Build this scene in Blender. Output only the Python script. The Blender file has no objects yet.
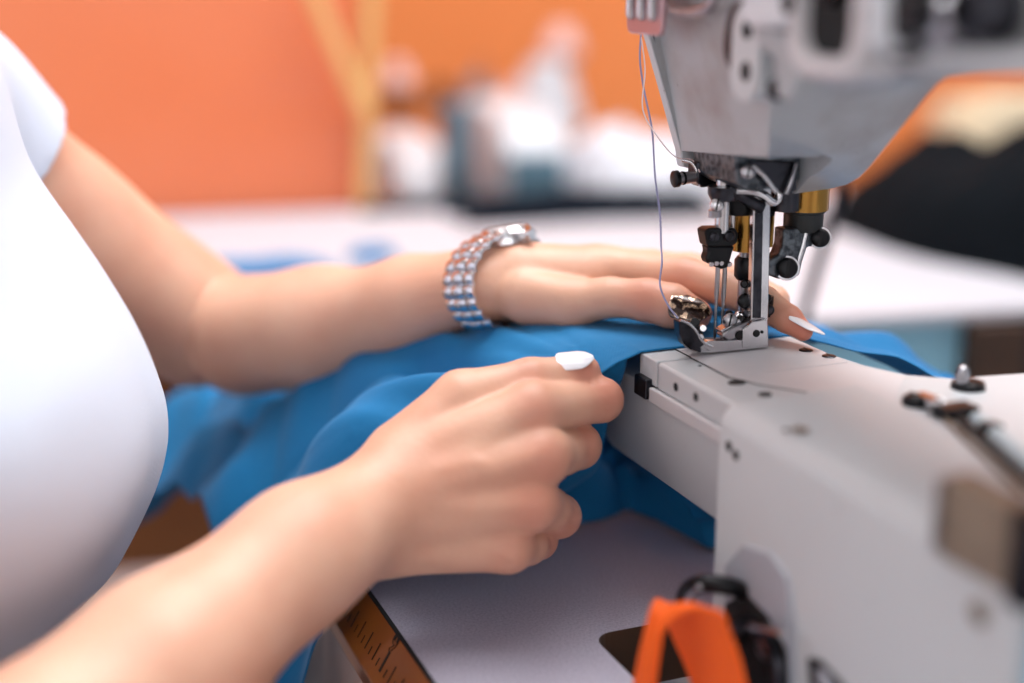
import bpy, bmesh, math, random
import numpy as np
from mathutils import Vector, Matrix
random.seed(3)
S = bpy.context.scene
COL = S.collection
R = math.radians

# ------------------------------------------------------------------ camera geometry
TH = R(15); F = 1422.2; CZ = 1.02
CT, ST = math.cos(TH), math.sin(TH)
ANG = R(21.7); CA, SA = math.cos(ANG), math.sin(ANG)
OX, OY = .0878, .597            # origin of the sewing machine's own frame

def ray(u, v):
    a = (u-512)/F; b = -(v-341.5)/F
    return a, CT+b*ST, -ST+b*CT
def V(u, v, d):                 # world point at depth d
    r = ray(u, v); return np.array([r[0]*d, r[1]*d, CZ+r[2]*d])
def W(p):                       # machine frame -> world
    return Vector((OX+p[0]*CA-p[1]*SA, OY+p[0]*SA+p[1]*CA, p[2]))
def L(p):
    dx, dy = p[0]-OX, p[1]-OY
    return (dx*CA+dy*SA, -dx*SA+dy*CA, p[2])
def PX(u, v, e):                # machine-frame point on the plane X=e
    r = ray(u, v); t = (e+OX*CA+OY*SA)/(r[0]*CA+r[1]*SA)
    return Vector(L((r[0]*t, r[1]*t, CZ+r[2]*t)))
def PY(u, v, y=-.010):          # machine-frame point on the plane Y=y
    r = ray(u, v); t = (y-OX*SA+OY*CA)/(-r[0]*SA+r[1]*CA)
    return Vector(L((r[0]*t, r[1]*t, CZ+r[2]*t)))
def PZ(u, v, z):
    r = ray(u, v); t = (z-CZ)/r[2]
    return Vector(L((r[0]*t, r[1]*t, z)))
def WY(u, v, y):                # world point on the plane y
    r = ray(u, v); t = y/r[1]; return Vector((r[0]*t, y, CZ+r[2]*t))
def WZ(u, v, z):
    r = ray(u, v); t = (z-CZ)/r[2]; return Vector((r[0]*t, r[1]*t, z))

# ------------------------------------------------------------------ materials
def lin(c):
    return tuple((x/255/12.92 if x/255 <= .04045 else ((x/255+.055)/1.055)**2.4) for x in c)+(1,)
def mat(name, c, rough=.5, metal=0, noise=None, bump=None, sss=0, coat=0, spec=.5, trans=0, sheen=0, c2=None, speck=None):
    m = bpy.data.materials.new(name); m.use_nodes = True
    nt = m.node_tree; N = nt.nodes; K = nt.links; b = N['Principled BSDF']
    b.inputs['Base Color'].default_value = lin(c)
    b.inputs['Roughness'].default_value = rough; b.inputs['Metallic'].default_value = metal
    b.inputs['Specular IOR Level'].default_value = spec
    b.inputs['Coat Weight'].default_value = coat; b.inputs['Transmission Weight'].default_value = trans
    b.inputs['Sheen Weight'].default_value = sheen
    if sss:
        b.inputs['Subsurface Weight'].default_value = sss
        b.inputs['Subsurface Radius'].default_value = (1, .35, .18); b.inputs['Subsurface Scale'].default_value = .006
    tc = N.new('ShaderNodeTexCoord')
    last = None
    if noise:                   # (scale, second colour, contrast lo, hi)
        n = N.new('ShaderNodeTexNoise'); n.inputs['Scale'].default_value = noise[0]; n.inputs['Detail'].default_value = 6
        K.new(tc.outputs['Object'], n.inputs['Vector'])
        r = N.new('ShaderNodeValToRGB'); r.color_ramp.elements[0].position = noise[2]; r.color_ramp.elements[1].position = noise[3]
        r.color_ramp.elements[0].color = lin(c); r.color_ramp.elements[1].color = lin(noise[1])
        K.new(n.outputs['Fac'], r.inputs['Fac']); last = r.outputs['Color']
    if speck:                   # (scale, colour, lo, hi)
        n = N.new('ShaderNodeTexNoise'); n.inputs['Scale'].default_value = speck[0]; n.inputs['Detail'].default_value = 3
        K.new(tc.outputs['Object'], n.inputs['Vector'])
        mr = N.new('ShaderNodeMapRange'); mr.inputs[1].default_value = speck[2]; mr.inputs[2].default_value = speck[3]
        K.new(n.outputs['Fac'], mr.inputs[0])
        mx = N.new('ShaderNodeMix'); mx.data_type = 'RGBA'
        K.new(mr.outputs[0], mx.inputs[0])
        if last: K.new(last, mx.inputs[6])
        else: mx.inputs[6].default_value = lin(c)
        mx.inputs[7].default_value = lin(speck[1]); last = mx.outputs[2]
    if last: K.new(last, b.inputs['Base Color'])
    if bump:                    # list of (scale, strength, distance)
        prev = None
        for (sc, st, di) in bump:
            n = N.new('ShaderNodeTexNoise'); n.inputs['Scale'].default_value = sc; n.inputs['Detail'].default_value = 4
            K.new(tc.outputs['Object'], n.inputs['Vector'])
            bp = N.new('ShaderNodeBump'); bp.inputs['Strength'].default_value = st; bp.inputs['Distance'].default_value = di
            K.new(n.outputs['Fac'], bp.inputs['Height'])
            if prev: K.new(prev, bp.inputs['Normal'])
            prev = bp.outputs['Normal']
        K.new(prev, b.inputs['Normal'])
    return m
def weave(m, scale, strength, dist=.0003):
    nt = m.node_tree; N = nt.nodes; K = nt.links; b = N['Principled BSDF']
    tc = N.new('ShaderNodeTexCoord'); hs = []
    for d in ('X', 'Y'):
        w = N.new('ShaderNodeTexWave'); w.bands_direction = d; w.inputs['Scale'].default_value = scale
        w.inputs['Distortion'].default_value = 1.5; w.inputs['Detail'].default_value = 1
        K.new(tc.outputs['Object'], w.inputs['Vector']); hs.append(w.outputs['Fac'])
    a = N.new('ShaderNodeMath'); K.new(hs[0], a.inputs[0]); K.new(hs[1], a.inputs[1])
    bp = N.new('ShaderNodeBump'); bp.inputs['Strength'].default_value = strength; bp.inputs['Distance'].default_value = dist
    K.new(a.outputs[0], bp.inputs['Height'])
    old = b.inputs['Normal'].links
    if old: K.new(old[0].from_socket, bp.inputs['Normal'])
    K.new(bp.outputs['Normal'], b.inputs['Normal'])
    return m

M = {}
M['paint'] = mat('machine_enamel', (193, 195, 198), .38, noise=(9, (186, 185, 188), .45, .75), bump=[(900, .12, .0004)], speck=(170, (120, 105, 98), .74, .80))
M['paint_dirty'] = mat('machine_enamel_worn', (170, 173, 177), .42, noise=(22, (134, 120, 116), .50, .78), bump=[(900, .15, .0004)], speck=(120, (78, 60, 52), .70, .78))
M['steel_plate'] = mat('brushed_bed_plate', (205, 201, 203), .45, .08, noise=(30, (198, 195, 198), .4, .7), bump=[(500, .08, .0003)])
M['chrome'] = mat('chrome', (205, 203, 205), .2, 1, bump=[(600, .05, .0002)])
M['steel'] = mat('worn_steel', (168, 166, 170), .28, 1, noise=(90, (120, 116, 118), .45, .7), bump=[(700, .1, .0002)])
M['dark_steel'] = mat('oiled_dark_steel', (62, 62, 68), .3, .9, noise=(120, (30, 30, 34), .45, .65), bump=[(500, .15, .0003)])
M['casting'] = mat('mottled_casting', (104, 110, 116), .42, .7, noise=(330, (52, 56, 62), .40, .62), bump=[(700, .3, .0004)])
M['black'] = mat('blackened_screw', (22, 22, 25), .35, .6)
M['hole'] = mat('dark_recess', (18, 17, 19), .8)
M['rubber'] = mat('black_rubber', (16, 20, 22), .5)
M['brass'] = mat('brass', (176, 132, 66), .25, 1, noise=(60, (120, 86, 42), .5, .8))
M['ochre_plate'] = mat('ochre_metal_plate', (140, 124, 108), .5, .2, noise=(60, (118, 104, 92), .4, .7))
M['table'] = mat('grey_table_laminate', (188, 183, 198), .55, noise=(900, (166, 161, 178), .40, .65), speck=(1500, (214, 208, 220), .60, .72), bump=[(1500, .2, .0003)])
M['ruler'] = mat('varnished_ruler_wood', (168, 96, 28), .32, noise=(18, (134, 68, 18), .35, .7), coat=.4)
M['ink'] = mat('ruler_ink', (20, 14, 10), .6)
M['darkwood'] = mat('dark_wood', (74, 46, 26), .55, noise=(14, (48, 28, 16), .4, .7))
M['wood'] = mat('brown_wood', (150, 92, 50), .5, noise=(6, (112, 64, 34), .35, .7))
M['skin'] = mat('skin', (220, 172, 146), .46, sss=.10, noise=(22, (210, 150, 124), .38, .75), bump=[(110, .22, .0010), (420, .22, .0005), (1400, .15, .0003)], spec=.4)
M['shirt'] = weave(mat('white_jersey', (207, 213, 227), .85, sheen=.2, bump=[(10, .25, .004)]), 700, .12)
M['denim'] = mat('dark_denim', (40, 48, 70), .9)
M['hair'] = mat('brown_hair', (60, 38, 26), .5)
M['cloth'] = weave(mat('blue_cotton', (16, 116, 168), .8, sheen=.08, spec=.3, noise=(7, (12, 100, 152), .4, .7), bump=[(55, .35, .003)]), 500, .2)
M['nail_white'] = mat('white_polish', (240, 238, 242), .18, coat=.6)
M['nail_gold'] = mat('gold_foil_polish', (52, 32, 24), .2, .8, coat=1, noise=(300, (232, 200, 170), .50, .56), bump=[(420, .6, .0008)])
M['watch'] = mat('polished_watch_steel', (225, 224, 226), .16, 1)
M['thread'] = mat('lilac_thread', (150, 150, 185), .7)
M['thread_white'] = mat('pale_thread', (225, 205, 205), .7)
M['pink'] = mat('pinkish_thread_guide', (196, 160, 164), .3, .6)
M['strap'] = weave(mat('orange_webbing', (250, 98, 4), .7), 300, .4)
M['wall'] = mat('orange_wall_paint', (236, 140, 76), .5, noise=(1.4, (230, 130, 66), .3, .7))
M['panel'] = mat('glossy_orange_panel', (228, 124, 78), .34, noise=(1.1, (222, 112, 66), .3, .7), coat=.4)
M['rail'] = mat('pale_guide_rail', (176, 190, 196), .4)  # pale blue imitates the highlight on the metal rail
M['white_top'] = mat('white_laminate', (192, 190, 197), .5)
M['pale_blue'] = mat('pale_blue_board', (148, 200, 222), .6)
M['floor'] = mat('grey_floor', (160, 158, 160), .5, noise=(2, (150, 148, 150), .4, .7))
M['ceiling'] = mat('white_ceiling', (235, 235, 235), .8)
M['bgmachine'] = mat('white_machine_enamel', (210, 211, 216), .4)
M['cream'] = mat('cream_enamel', (222, 204, 172), .5)
M['bluecloth2'] = mat('navy_cloth', (12, 20, 30), .9, spec=.1)
M['blackcloth'] = mat('black_cloth', (9, 14, 19), .9, spec=.1, bump=[(12, .4, .01)])
M['whitecloth'] = mat('white_cloth', (212, 212, 219), .85, bump=[(14, .4, .01)])
M['pine'] = mat('pine_pole', (228, 176, 112), .5)
M['pinkcone'] = mat('pink_thread', (236, 196, 190), .8)
M['tealmetal'] = mat('teal_grey_metal', (96, 128, 144), .4, .4)
M['clear'] = mat('smoked_plastic', (170, 172, 180), .25)

# ------------------------------------------------------------------ mesh helpers
class MB:
    def __init__(s): s.bm = bmesh.new()
    def poly(s, rings, cap=True, closed=True):
        rs = [[s.bm.verts.new(p) for p in r] for r in rings]
        n = len(rs[0])
        for a, b in zip(rs, rs[1:]):
            for i in range(n if closed else n-1):
                j = (i+1) % n
                s.bm.faces.new((a[i], a[j], b[j], b[i]))
        if cap:
            s.bm.faces.new(rs[0][::-1]); s.bm.faces.new(rs[-1])
        return s
    def box(s, x0, x1, y0, y1, z0, z1):
        return s.poly([[(x0, y0, z0), (x1, y0, z0), (x1, y1, z0), (x0, y1, z0)], [(x0, y0, z1), (x1, y0, z1), (x1, y1, z1), (x0, y1, z1)]])
    def prism(s, pts, ax, a, b):      # pts 2D; ax = extrusion axis
        def f(p, w):
            return {'x': (w, p[0], p[1]), 'y': (p[0], w, p[1]), 'z': (p[0], p[1], w)}[ax]
        return s.poly([[f(p, a) for p in pts], [f(p, b) for p in pts]])
    def cyl(s, p0, p1, r0, r1=None, n=24, cap=True):
        if r1 is None: r1 = r0
        return s.rev(p0, p1, [(0, r0), (1, r1)], n)
    def rev(s, p0, p1, prof, n=28):   # prof: (t along axis 0..1, radius)
        p0 = Vector(p0); p1 = Vector(p1); d = p1-p0; z = d.normalized()
        x = z.orthogonal().normalized(); y = z.cross(x)
        rings = []
        for t, r in prof:
            c = p0+d*t
            rings.append([c+(x*math.cos(2*math.pi*i/n)+y*math.sin(2*math.pi*i/n))*max(r, 1e-5) for i in range(n)])
        return s.poly(rings)
    def tube(s, pts, r, n=10):
        pts = [Vector(p) for p in pts]; rings = []; up = None
        for i, p in enumerate(pts):
            t = (pts[min(i+1, len(pts)-1)]-pts[max(i-1, 0)]).normalized()
            if up is None: up = t.orthogonal().normalized()
            up = (up-t*up.dot(t)).normalized(); w = t.cross(up)
            rr = r[i] if isinstance(r, (list, tuple)) else r
            rings.append([p+(up*math.cos(2*math.pi*k/n)+w*math.sin(2*math.pi*k/n))*rr for k in range(n)])
        return s.poly(rings)
    def build(s, name, m, parent=None, bev=0, seg=2, smooth=True, label=None, sub=0):
        bmesh.ops.recalc_face_normals(s.bm, faces=s.bm.faces)
        me = bpy.data.meshes.new(name); s.bm.to_mesh(me); s.bm.free()
        return link(name, me, m, parent, bev, seg, smooth, label, sub)
def link(name, me, m, parent=None, bev=0, seg=2, smooth=True, label=None, sub=0):
    o = bpy.data.objects.new(name, me); COL.objects.link(o)
    if m: me.materials.append(M[m] if isinstance(m, str) else m)
    if parent: o.parent = parent
    if smooth:
        me.polygons.foreach_set('use_smooth', [True]*len(me.polygons))
    if bev:
        b = o.modifiers.new('bevel', 'BEVEL'); b.width = bev; b.segments = seg; b.limit_method = 'ANGLE'; b.angle_limit = R(35)
        b.harden_normals = True
    elif smooth and not sub:
        try: me.set_sharp_from_angle(angle=R(38))
        except Exception: pass
    if sub:
        q = o.modifiers.new('sub', 'SUBSURF'); q.levels = sub; q.render_levels = sub
    if label: o['label'] = label
    return o
def tag(o, label=None, cat=None, group=None, kind=None):
    if label: o['label'] = label
    if cat: o['category'] = cat
    if group: o['group'] = group
    if kind: o['kind'] = kind
    return o
def empty(name, loc=(0, 0, 0), rz=0):
    o = bpy.data.objects.new(name, None); COL.objects.link(o); o.location = loc; o.rotation_euler = (0, 0, rz); o.empty_display_size = .05
    return o
def spline(pts, n=12):
    pts = [Vector(p) for p in pts]; out = []
    P = [pts[0]*2-pts[1]]+pts+[pts[-1]*2-pts[-2]]
    for i in range(1, len(P)-2):
        for k in range(n):
            t = k/n; a, b, c, d = P[i-1], P[i], P[i+1], P[i+2]
            out.append(.5*((2*b)+(-a+c)*t+(2*a-5*b+4*c-d)*t*t+(-a+3*b-3*c+d)*t**3))
    out.append(pts[-1]); return out
def rrect(x0, x1, y0, y1, r, n=5):
    out = []
    for cx, cy, a0 in ((x1-r, y1-r, 0), (x0+r, y1-r, 90), (x0+r, y0+r, 180), (x1-r, y0+r, 270)):
        for k in range(n+1):
            a = R(a0+90*k/n); out.append((cx+r*math.cos(a), cy+r*math.sin(a)))
    return out
def screw(p, d, r, h, m, parent, name='screw', slot=True):
    """a slotted screw head standing on p, facing d (machine frame)"""
    d = Vector(d).normalized(); p = Vector(p)
    mb = MB(); mb.rev(p, p+d*h, [(0, r), (.55, r), (.8, r*.9), (1, r*.62)] if slot else [(0, r), (.75, r), (1, r*.85)], 20)
    o = mb.build(name, m, parent)
    if slot:
        x = d.orthogonal().normalized(); y = d.cross(x); a = .6
        x, y = x*math.cos(a)+y*math.sin(a), y*math.cos(a)-x*math.sin(a)
        q = p+d*h*1.01
        mb = MB(); mb.poly([[q-x*r*.8-y*r*.13-d*r*.1, q+x*r*.8-y*r*.13-d*r*.1, q+x*r*.8+y*r*.13-d*r*.1, q-x*r*.8+y*r*.13-d*r*.1],
                            [q-x*r*.8-y*r*.13+d*r*.02, q+x*r*.8-y*r*.13+d*r*.02, q+x*r*.8+y*r*.13+d*r*.02, q-x*r*.8+y*r*.13+d*r*.02]])
        mb.build('screw_slot', 'hole', o, smooth=False)
    return o

# ------------------------------------------------------------------ signed-distance surfaces for flesh and shirt
def rcone(P, a, b, ra, rb):
    a = np.asarray(a, float); b = np.asarray(b, float); ba = b-a; l2 = ba@ba
    h = np.clip(((P-a)@ba)/l2, 0, 1)
    return np.linalg.norm(P-a-h[:, None]*ba, axis=1)-(ra+(rb-ra)*h)
def ellip(P, c, r, rot=None):
    q = P-np.asarray(c, float)
    if rot is not None: q = q@rot
    r = np.asarray(r, float)
    k0 = np.linalg.norm(q/r, axis=1); k1 = np.linalg.norm(q/(r*r), axis=1)
    return k0*(k0-1)/np.maximum(k1, 1e-9)
def smin(a, b, k):
    h = np.maximum(k-np.abs(a-b), 0)/k
    return np.minimum(a, b)-h*h*h*k/6
def smax(a, b, k): return -smin(-a, -b, k)

def sdf_mesh(name, f, lo, hi, h, newton=3):
    """surface nets on the blocks that hold the surface of f"""
    lo = np.asarray(lo, float); hi = np.asarray(hi, float); n = 10; B = n*h
    nb = np.ceil((hi-lo)/B).astype(int)
    I = np.stack(np.meshgrid(*[np.arange(k) for k in nb], indexing='ij'), -1).reshape(-1, 3)
    c = lo+(I+.5)*B
    d = np.concatenate([f(c[i:i+200000]) for i in range(0, len(c), 200000)])
    I = I[np.abs(d) < B*.87*1.5+h]
    g = np.stack(np.meshgrid(*[np.arange(n+1)]*3, indexing='ij'), -1).reshape(-1, 3)
    T = (nb*n+2).astype(np.int64)
    key = lambda q: (q[..., 0].astype(np.int64)*T[1]+q[..., 1])*T[2]+q[..., 2]
    off = np.array([[i, j, k] for i in (0, 1) for j in (0, 1) for k in (0, 1)])
    VK = []; VP = []; QK = []
    for s in range(0, len(I), 150):
        Ib = I[s:s+150]; G = (Ib[:, None, :]*n+g[None])          # grid indices
        val = f((lo+G.reshape(-1, 3)*h)).reshape(len(Ib), n+1, n+1, n+1)
        Gg = G.reshape(len(Ib), n+1, n+1, n+1, 3)
        cv = [val[:, o[0]:n+o[0], o[1]:n+o[1], o[2]:n+o[2]] for o in off]
        neg = sum((x < 0).astype(int) for x in cv); act = (neg > 0) & (neg < 8)
        cva = np.stack([x[act] for x in cv], -1); cell = Gg[:, :n, :n, :n][act]
        acc = np.zeros((len(cva), 3)); cnt = np.zeros(len(cva))
        for a in range(8):
            for b in range(a+1, 8):
                if np.abs(off[a]-off[b]).sum() != 1: continue
                va, vb = cva[:, a], cva[:, b]; m = (va < 0) != (vb < 0)
                t = np.where(m, va/np.where(m, va-vb, 1), 0)[:, None]
                acc += np.where(m[:, None], off[a]+(off[b]-off[a])*t, 0); cnt += m
        VK.append(key(cell)); VP.append(lo+(cell+acc/cnt[:, None])*h)
        for ax in range(3):
            sl = [slice(0, n)]*3; s2 = list(sl); s2[ax] = slice(1, n+1)
            v0 = val[(slice(None),)+tuple(sl)]; v1 = val[(slice(None),)+tuple(s2)]
            m = (v0 < 0) != (v1 < 0); q = Gg[:, :n, :n, :n][m]; fl = v0[m] < 0
            e1 = np.zeros(3, int); e2 = np.zeros(3, int); e1[(ax+1) % 3] = 1; e2[(ax+2) % 3] = 1
            qk = np.stack([key(q-e1-e2), key(q-e2), key(q), key(q-e1)], -1)
            qk[~fl] = qk[~fl][:, ::-1]; QK.append(qk)
    VK = np.concatenate(VK); VP = np.concatenate(VP); QK = np.concatenate(QK)
    uk, ix = np.unique(VK, return_index=True); vp = VP[ix]
    qi = np.searchsorted(uk, QK); qi = np.minimum(qi, len(uk)-1)
    ok = (uk[qi] == QK).all(1); qi = qi[ok]
    for _ in range(newton):
        d = f(vp); e = h*.4
        gr = np.stack([(f(vp+np.eye(3)[k]*e)-f(vp-np.eye(3)[k]*e))/(2*e) for k in range(3)], -1)
        vp = vp-gr*(np.clip(d, -h, h)/np.maximum((gr*gr).sum(1), .05))[:, None]*.9
    me = bpy.data.meshes.new(name)
    me.from_pydata(vp.tolist(), [], qi.tolist()); me.update()
    return me

# ================================================================== PERSON
UP = np.array([0, ST, CT]); FW = np.array([0, CT, -ST]); RT = np.array([1., 0, 0])
def chain(P, pts, k=.004):
    d = None
    for (a, ra), (b, rb) in zip(pts, pts[1:]):
        q = rcone(P, a, b, ra, rb); d = q if d is None else smin(d, q, k)
    return d
def local_eval(P, c, rad, fn):
    dist = np.linalg.norm(P-c, axis=1)-rad
    out = np.maximum(dist, .02); m = dist < .03
    if m.any(): out[m] = fn(P[m])
    return out
def ridge(P, a, b, amp, w):
    return amp*np.exp(-(rcone(P, a, b, 0, 0)/w)**2)
# right hand (near, pinching the cloth)
RW = V(385, 506, .566)
def right_hand(P):
    palm = chain(P, [(V(398, 468, .566), .0135), (V(532, 410, .571), .0108)])
    for a, ra, b, rb in ((V(398, 490, .563), .015, V(540, 456, .566), .0115), (V(396, 515, .563), .0150, V(530, 503, .566), .0112),
                         (V(394, 540, .567), .0140, V(508, 547, .569), .0098)):
        palm = smin(palm, rcone(P, a, b, ra, rb), .0065)
    palm = smin(palm, rcone(P, V(405, 480, .577), V(505, 470, .586), .016, .014), .012)
    palm = smin(palm, rcone(P, V(405, 520, .577), V(490, 530, .585), .015, .012), .012)
    th = chain(P, [(V(405, 455, .573), .0150), (V(462, 400, .580), .0118), (V(530, 381, .586), .0090), (V(582, 372.5, .594), .0078)], .006)
    idx = chain(P, [(V(534, 410, .572), .0112), (V(568, 405, .583), .0092), (V(601, 400, .593), .0092), (V(592, 391, .611), .0080), (V(578, 383, .620), .0070)], .003)
    mid = chain(P, [(V(542, 456, .567), .0116), (V(562, 452, .582), .0094), (V(578, 446, .593), .0096), (V(566, 452, .614), .0082), (V(545, 455, .618), .0072)], .003)
    rng = chain(P, [(V(531, 503, .567), .0112), (V(548, 509, .578), .0090), (V(559, 516, .589), .0090), (V(545, 510, .609), .0078), (V(525, 505, .611), .0070)], .003)
    pin = chain(P, [(V(508, 547, .570), .0098), (V(528, 545, .581), .0080), (V(538, 540, .592), .0080), (V(525, 535, .607), .0068), (V(508, 528, .607), .0060)], .003)
    fg = smin(smin(idx, mid, .0012), smin(rng, pin, .0012), .0012)
    d = smin(palm, fg, .007)
    d = smin(d, th, .0045)
    for a, b, am, w in ((V(425, 482, .551), V(520, 414, .560), .0009, .0045), (V(425, 492, .549), V(530, 458, .554), .0010, .0045), (V(425, 505, .549), V(518, 503, .554), .0009, .0045), (V(425, 525, .553), V(495, 546, .560), .0007, .004),
                        (V(440, 470, .551), V(478, 462, .552), .0006, .003), (V(478, 462, .552), V(500, 480, .554), .0005, .003)):
        d = d-ridge(P, a, b, am, w)
    for a, b, am, w in ((V(524, 362, .582), V(528, 384, .579), .0007, .0011), (V(531, 361, .582), V(535, 383, .580), .0006, .0010), (V(517, 364, .580), V(519, 380, .577), .0004, .0010),
                        (V(590, 384, .584), V(592, 412, .584), .0005, .0012), (V(599, 382, .586), V(601, 414, .586), .0004, .0012), (V(566, 432, .583), V(569, 464, .583), .0004, .0012),
                        (V(520, 572, .565), V(500, 560, .558), .0005, .0015), (V(400, 560, .556), V(440, 573, .560), .0006, .003), (V(377, 470, .548), V(384, 545, .548), .0005, .004)):
        d = d+ridge(P, a, b, am, w)
    return d
RC = V(480, 470, .583)
# left hand (far, palm down on the cloth behind the needles)
LW = V(484, 282, .674)
def left_hand(P):
    palm = chain(P, [(V(500, 272, .675), .0125), (V(600, 269, .668), .0105)])
    for a, ra, b, rb in ((V(500, 273, .688), .0125, V(604, 268, .685), .0102), (V(498, 275, .700), .0120, V(600, 270, .702), .0098),
                         (V(495, 282, .708), .0115, V(588, 276, .716), .0090)):
        palm = smin(palm, rcone(P, a, b, ra, rb), .010)
    palm = smin(palm, rcone(P, V(512, 290, .672), V(565, 300, .668), .0135, .0125), .014)
    palm = smin(palm, rcone(P, V(525, 279, .668), V(584, 279, .662), .0150, .0118), .014)
    th = chain(P, [(V(528, 296, .658), .0135), (V(572, 303, .648), .0112), (V(610, 297, .640), .0086), (V(648, 300, .633), .0092), (V(672, 306, .629), .0094), (V(697, 314, .626), .0066)], .005)
    idx = chain(P, [(V(598, 269, .668), .0108), (V(640, 272, .660), .0092), (V(686, 278, .648), .0094), (V(728, 289, .634), .0083), (V(762, 303, .622), .0078), (V(788, 319, .612), .0060), (V(803, 331, .607), .0043)], .003)
    mid = chain(P, [(V(602, 267, .686), .0102), (V(650, 268, .680), .0088), (V(690, 272, .672), .0090), (V(740, 285, .655), .0080), (V(775, 300, .642), .0066)], .003)
    rng = chain(P, [(V(600, 270, .703), .0096), (V(690, 274, .695), .0086), (V(735, 286, .678), .0074), (V(760, 296, .668), .006)], .003)
    pin = chain(P, [(V(588, 276, .717), .0088), (V(650, 280, .715), .0076), (V(690, 288, .705), .0062)], .003)
    fg = smin(smin(idx, mid, .0015), smin(rng, pin, .0015), .0015)
    d = smin(palm, fg, .007)
    d = smin(d, th, .0035)
    for a, b, am, w in ((V(640, 284, .624), V(645, 302, .621), .0005, .0011), (V(649, 284, .623), V(653, 302, .620), .0004, .0011), (V(684, 265, .642), V(688, 282, .638), .0004, .0012)):
        d = d+ridge(P, a, b, am, w)
    for a, b, am, w in ((V(520, 262, .662), V(590, 262, .658), .0008, .004), (V(515, 285, .652), V(560, 292, .640), .0007, .005)):
        d = d-ridge(P, a, b, am, w)
    return d
LCt = V(620, 285, .667)
# arms
RE = V(-95, 860, .42); RS = np.array([-.315, .43, .950])
LE = V(203, 331, .795); LS = V(-82, 122, .70)
def two(P, a, b, ra, rb, w, oa, ob, k=.012):   # oval limb: two cones side by side
    return smin(rcone(P, a+w*oa, b+w*ob, ra, rb), rcone(P, a-w*oa, b-w*ob, ra, rb), k)
def right_arm(P):
    w = np.array(UP*.8+RT*.6)
    m1 = V(298, 557, .532); m2 = V(165, 668, .492)
    d = two(P, RW, m1, .0195, .0218, w, .0085, .0035)
    d = smin(d, two(P, m1, m2, .0218, .0290, w, .0035, 0), .02)
    d = smin(d, rcone(P, m2, RE, .0290, .0350), .02)
    return smin(d, rcone(P, RE, RS, .0370, .0470), .012)
LWD = np.array([.35, .9, 0.1])
def left_arm(P):
    m1 = V(410, 304, .712); m2 = V(318, 327, .752)
    d = two(P, LW, m1, .0160, .0205, LWD, .008, .003)
    d = smin(d, rcone(P, m1, m2, .0212, .0300), .02)
    d = smin(d, rcone(P, m2, V(245, 335, .780), .0300, .0335), .02)
    up = rcone(P, V(196, 322, .797), V(54, 235, .760), .0370, .0440)
    up = smin(up, rcone(P, V(54, 235, .760), LS, .0440, .0480), .02)
    return smin(d, up, .0025)
SIL = [(25, 0), (157, 52), (240, 85), (310, 130), (340, 147), (372, 158), (405, 160), (440, 155), (480, 145), (520, 130), (590, 80), (650, 0)]
_z = []; _x = []
for v, u in SIL:
    p = WY(u+float(np.interp(v, [25, 157, 240, 310, 372, 405, 440, 480, 520, 590, 650], [0, 4, 24, 34, 30, 28, 24, 15, 8, -8, -8])), v, .625 if v < 560 else .56); _z.append(p[2]); _x.append(p[0])
_z = [1.08, 1.03]+_z+[.70, .60]; _x = [-.25, -.215]+_x+[-.222, -.226]
_zs = np.array(_z)[::-1].copy(); _xs = np.array(_x)[::-1].copy()
_zz = np.linspace(_zs[0], _zs[-1], 300); _xx = np.interp(_zz, _zs, _xs)
_k = np.hanning(17); _k /= _k.sum(); _xx = np.convolve(np.pad(_xx, 8, 'edge'), _k, 'valid')
def torso(P, grow=0):
    z = P[:, 2]; xf = np.interp(z, _zz, _xx)+.003
    xb = np.interp(z, [.6, .75, .95, 1.08], [-.43, -.42, -.45, -.42])
    b = np.interp(z, [.55, .70, .78, .90, .98, 1.05], [.17, .155, .135, .155, .165, .07])
    xc = (xf+xb)/2; a = (xf-xb)/2
    q = (np.abs((P[:, 0]-xc)/a)**2.15+np.abs((P[:, 1]-.545)/b)**2.15)**(1/2.15)
    d = (q-1)*np.minimum(a, b)
    return d+grow
def shirt(P):
    d = torso(P)
    d = smax(d, P[:, 2]-1.03, .05); d = smax(d, .66-P[:, 2], .006)
    sh = rcone(P, LS+(-.01, -.03, .012), RS+(-.01, .02, .02), .060, .060)
    d = smin(d, sh, .04)
    # sleeves: short cones ending in a clean hem
    for a, e, r0, r1, ln in ((LS, V(54, 235, .760), .0585, .0540, .50), (RS, RE, .058, .058, .42)):
        n = (e-a)/np.linalg.norm(e-a); tip = a+(e-a)*ln
        s = rcone(P, a, a+(e-a)*(ln+.3), r0, r1)
        s = smax(s, (P-tip)@n, .003)
        d = smin(d, s, .012)
    # gentle cloth folds
    f = .0022*np.sin(38*P[:, 2]+26*P[:, 0]+9*np.sin(16*P[:, 1]))*np.clip((.9-P[:, 2])*8, 0, 1)*np.clip((P[:, 2]-.7)*9, .0, 1)
    f = f+.0012*np.sin(70*P[:, 0]-50*P[:, 2]+20*P[:, 1])
    return d+f
HC = np.array([-.29, .55, 1.215])
def head(P):
    d = rcone(P, (-.335, .55, 1.02), (-.315, .55, 1.13), .056, .052)
    d = smin(d, ellip(P, HC+(-.02, 0, .02), (.092, .074, .100)), .03)
    d = smin(d, ellip(P, HC+(.03, 0, -.045), (.055, .052, .065)), .03)
    d = smin(d, rcone(P, HC+(.075, 0, .01), HC+(.095, 0, -.022), .008, .012), .012)
    for s in (-1, 1):
        d = smin(d, ellip(P, HC+(-.01, s*.074, -.005), (.018, .008, .030)), .006)
        d = smax(d, -ellip(P, HC+(.078, s*.031, .012), (.014, .018, .011)), .01)
        d = smin(d, ellip(P, HC+(.062, s*.031, .012), (.012, .012, .012)), .004)
    d = smin(d, ellip(P, HC+(.078, 0, -.052), (.012, .024, .009)), .006)
    return d
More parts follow.
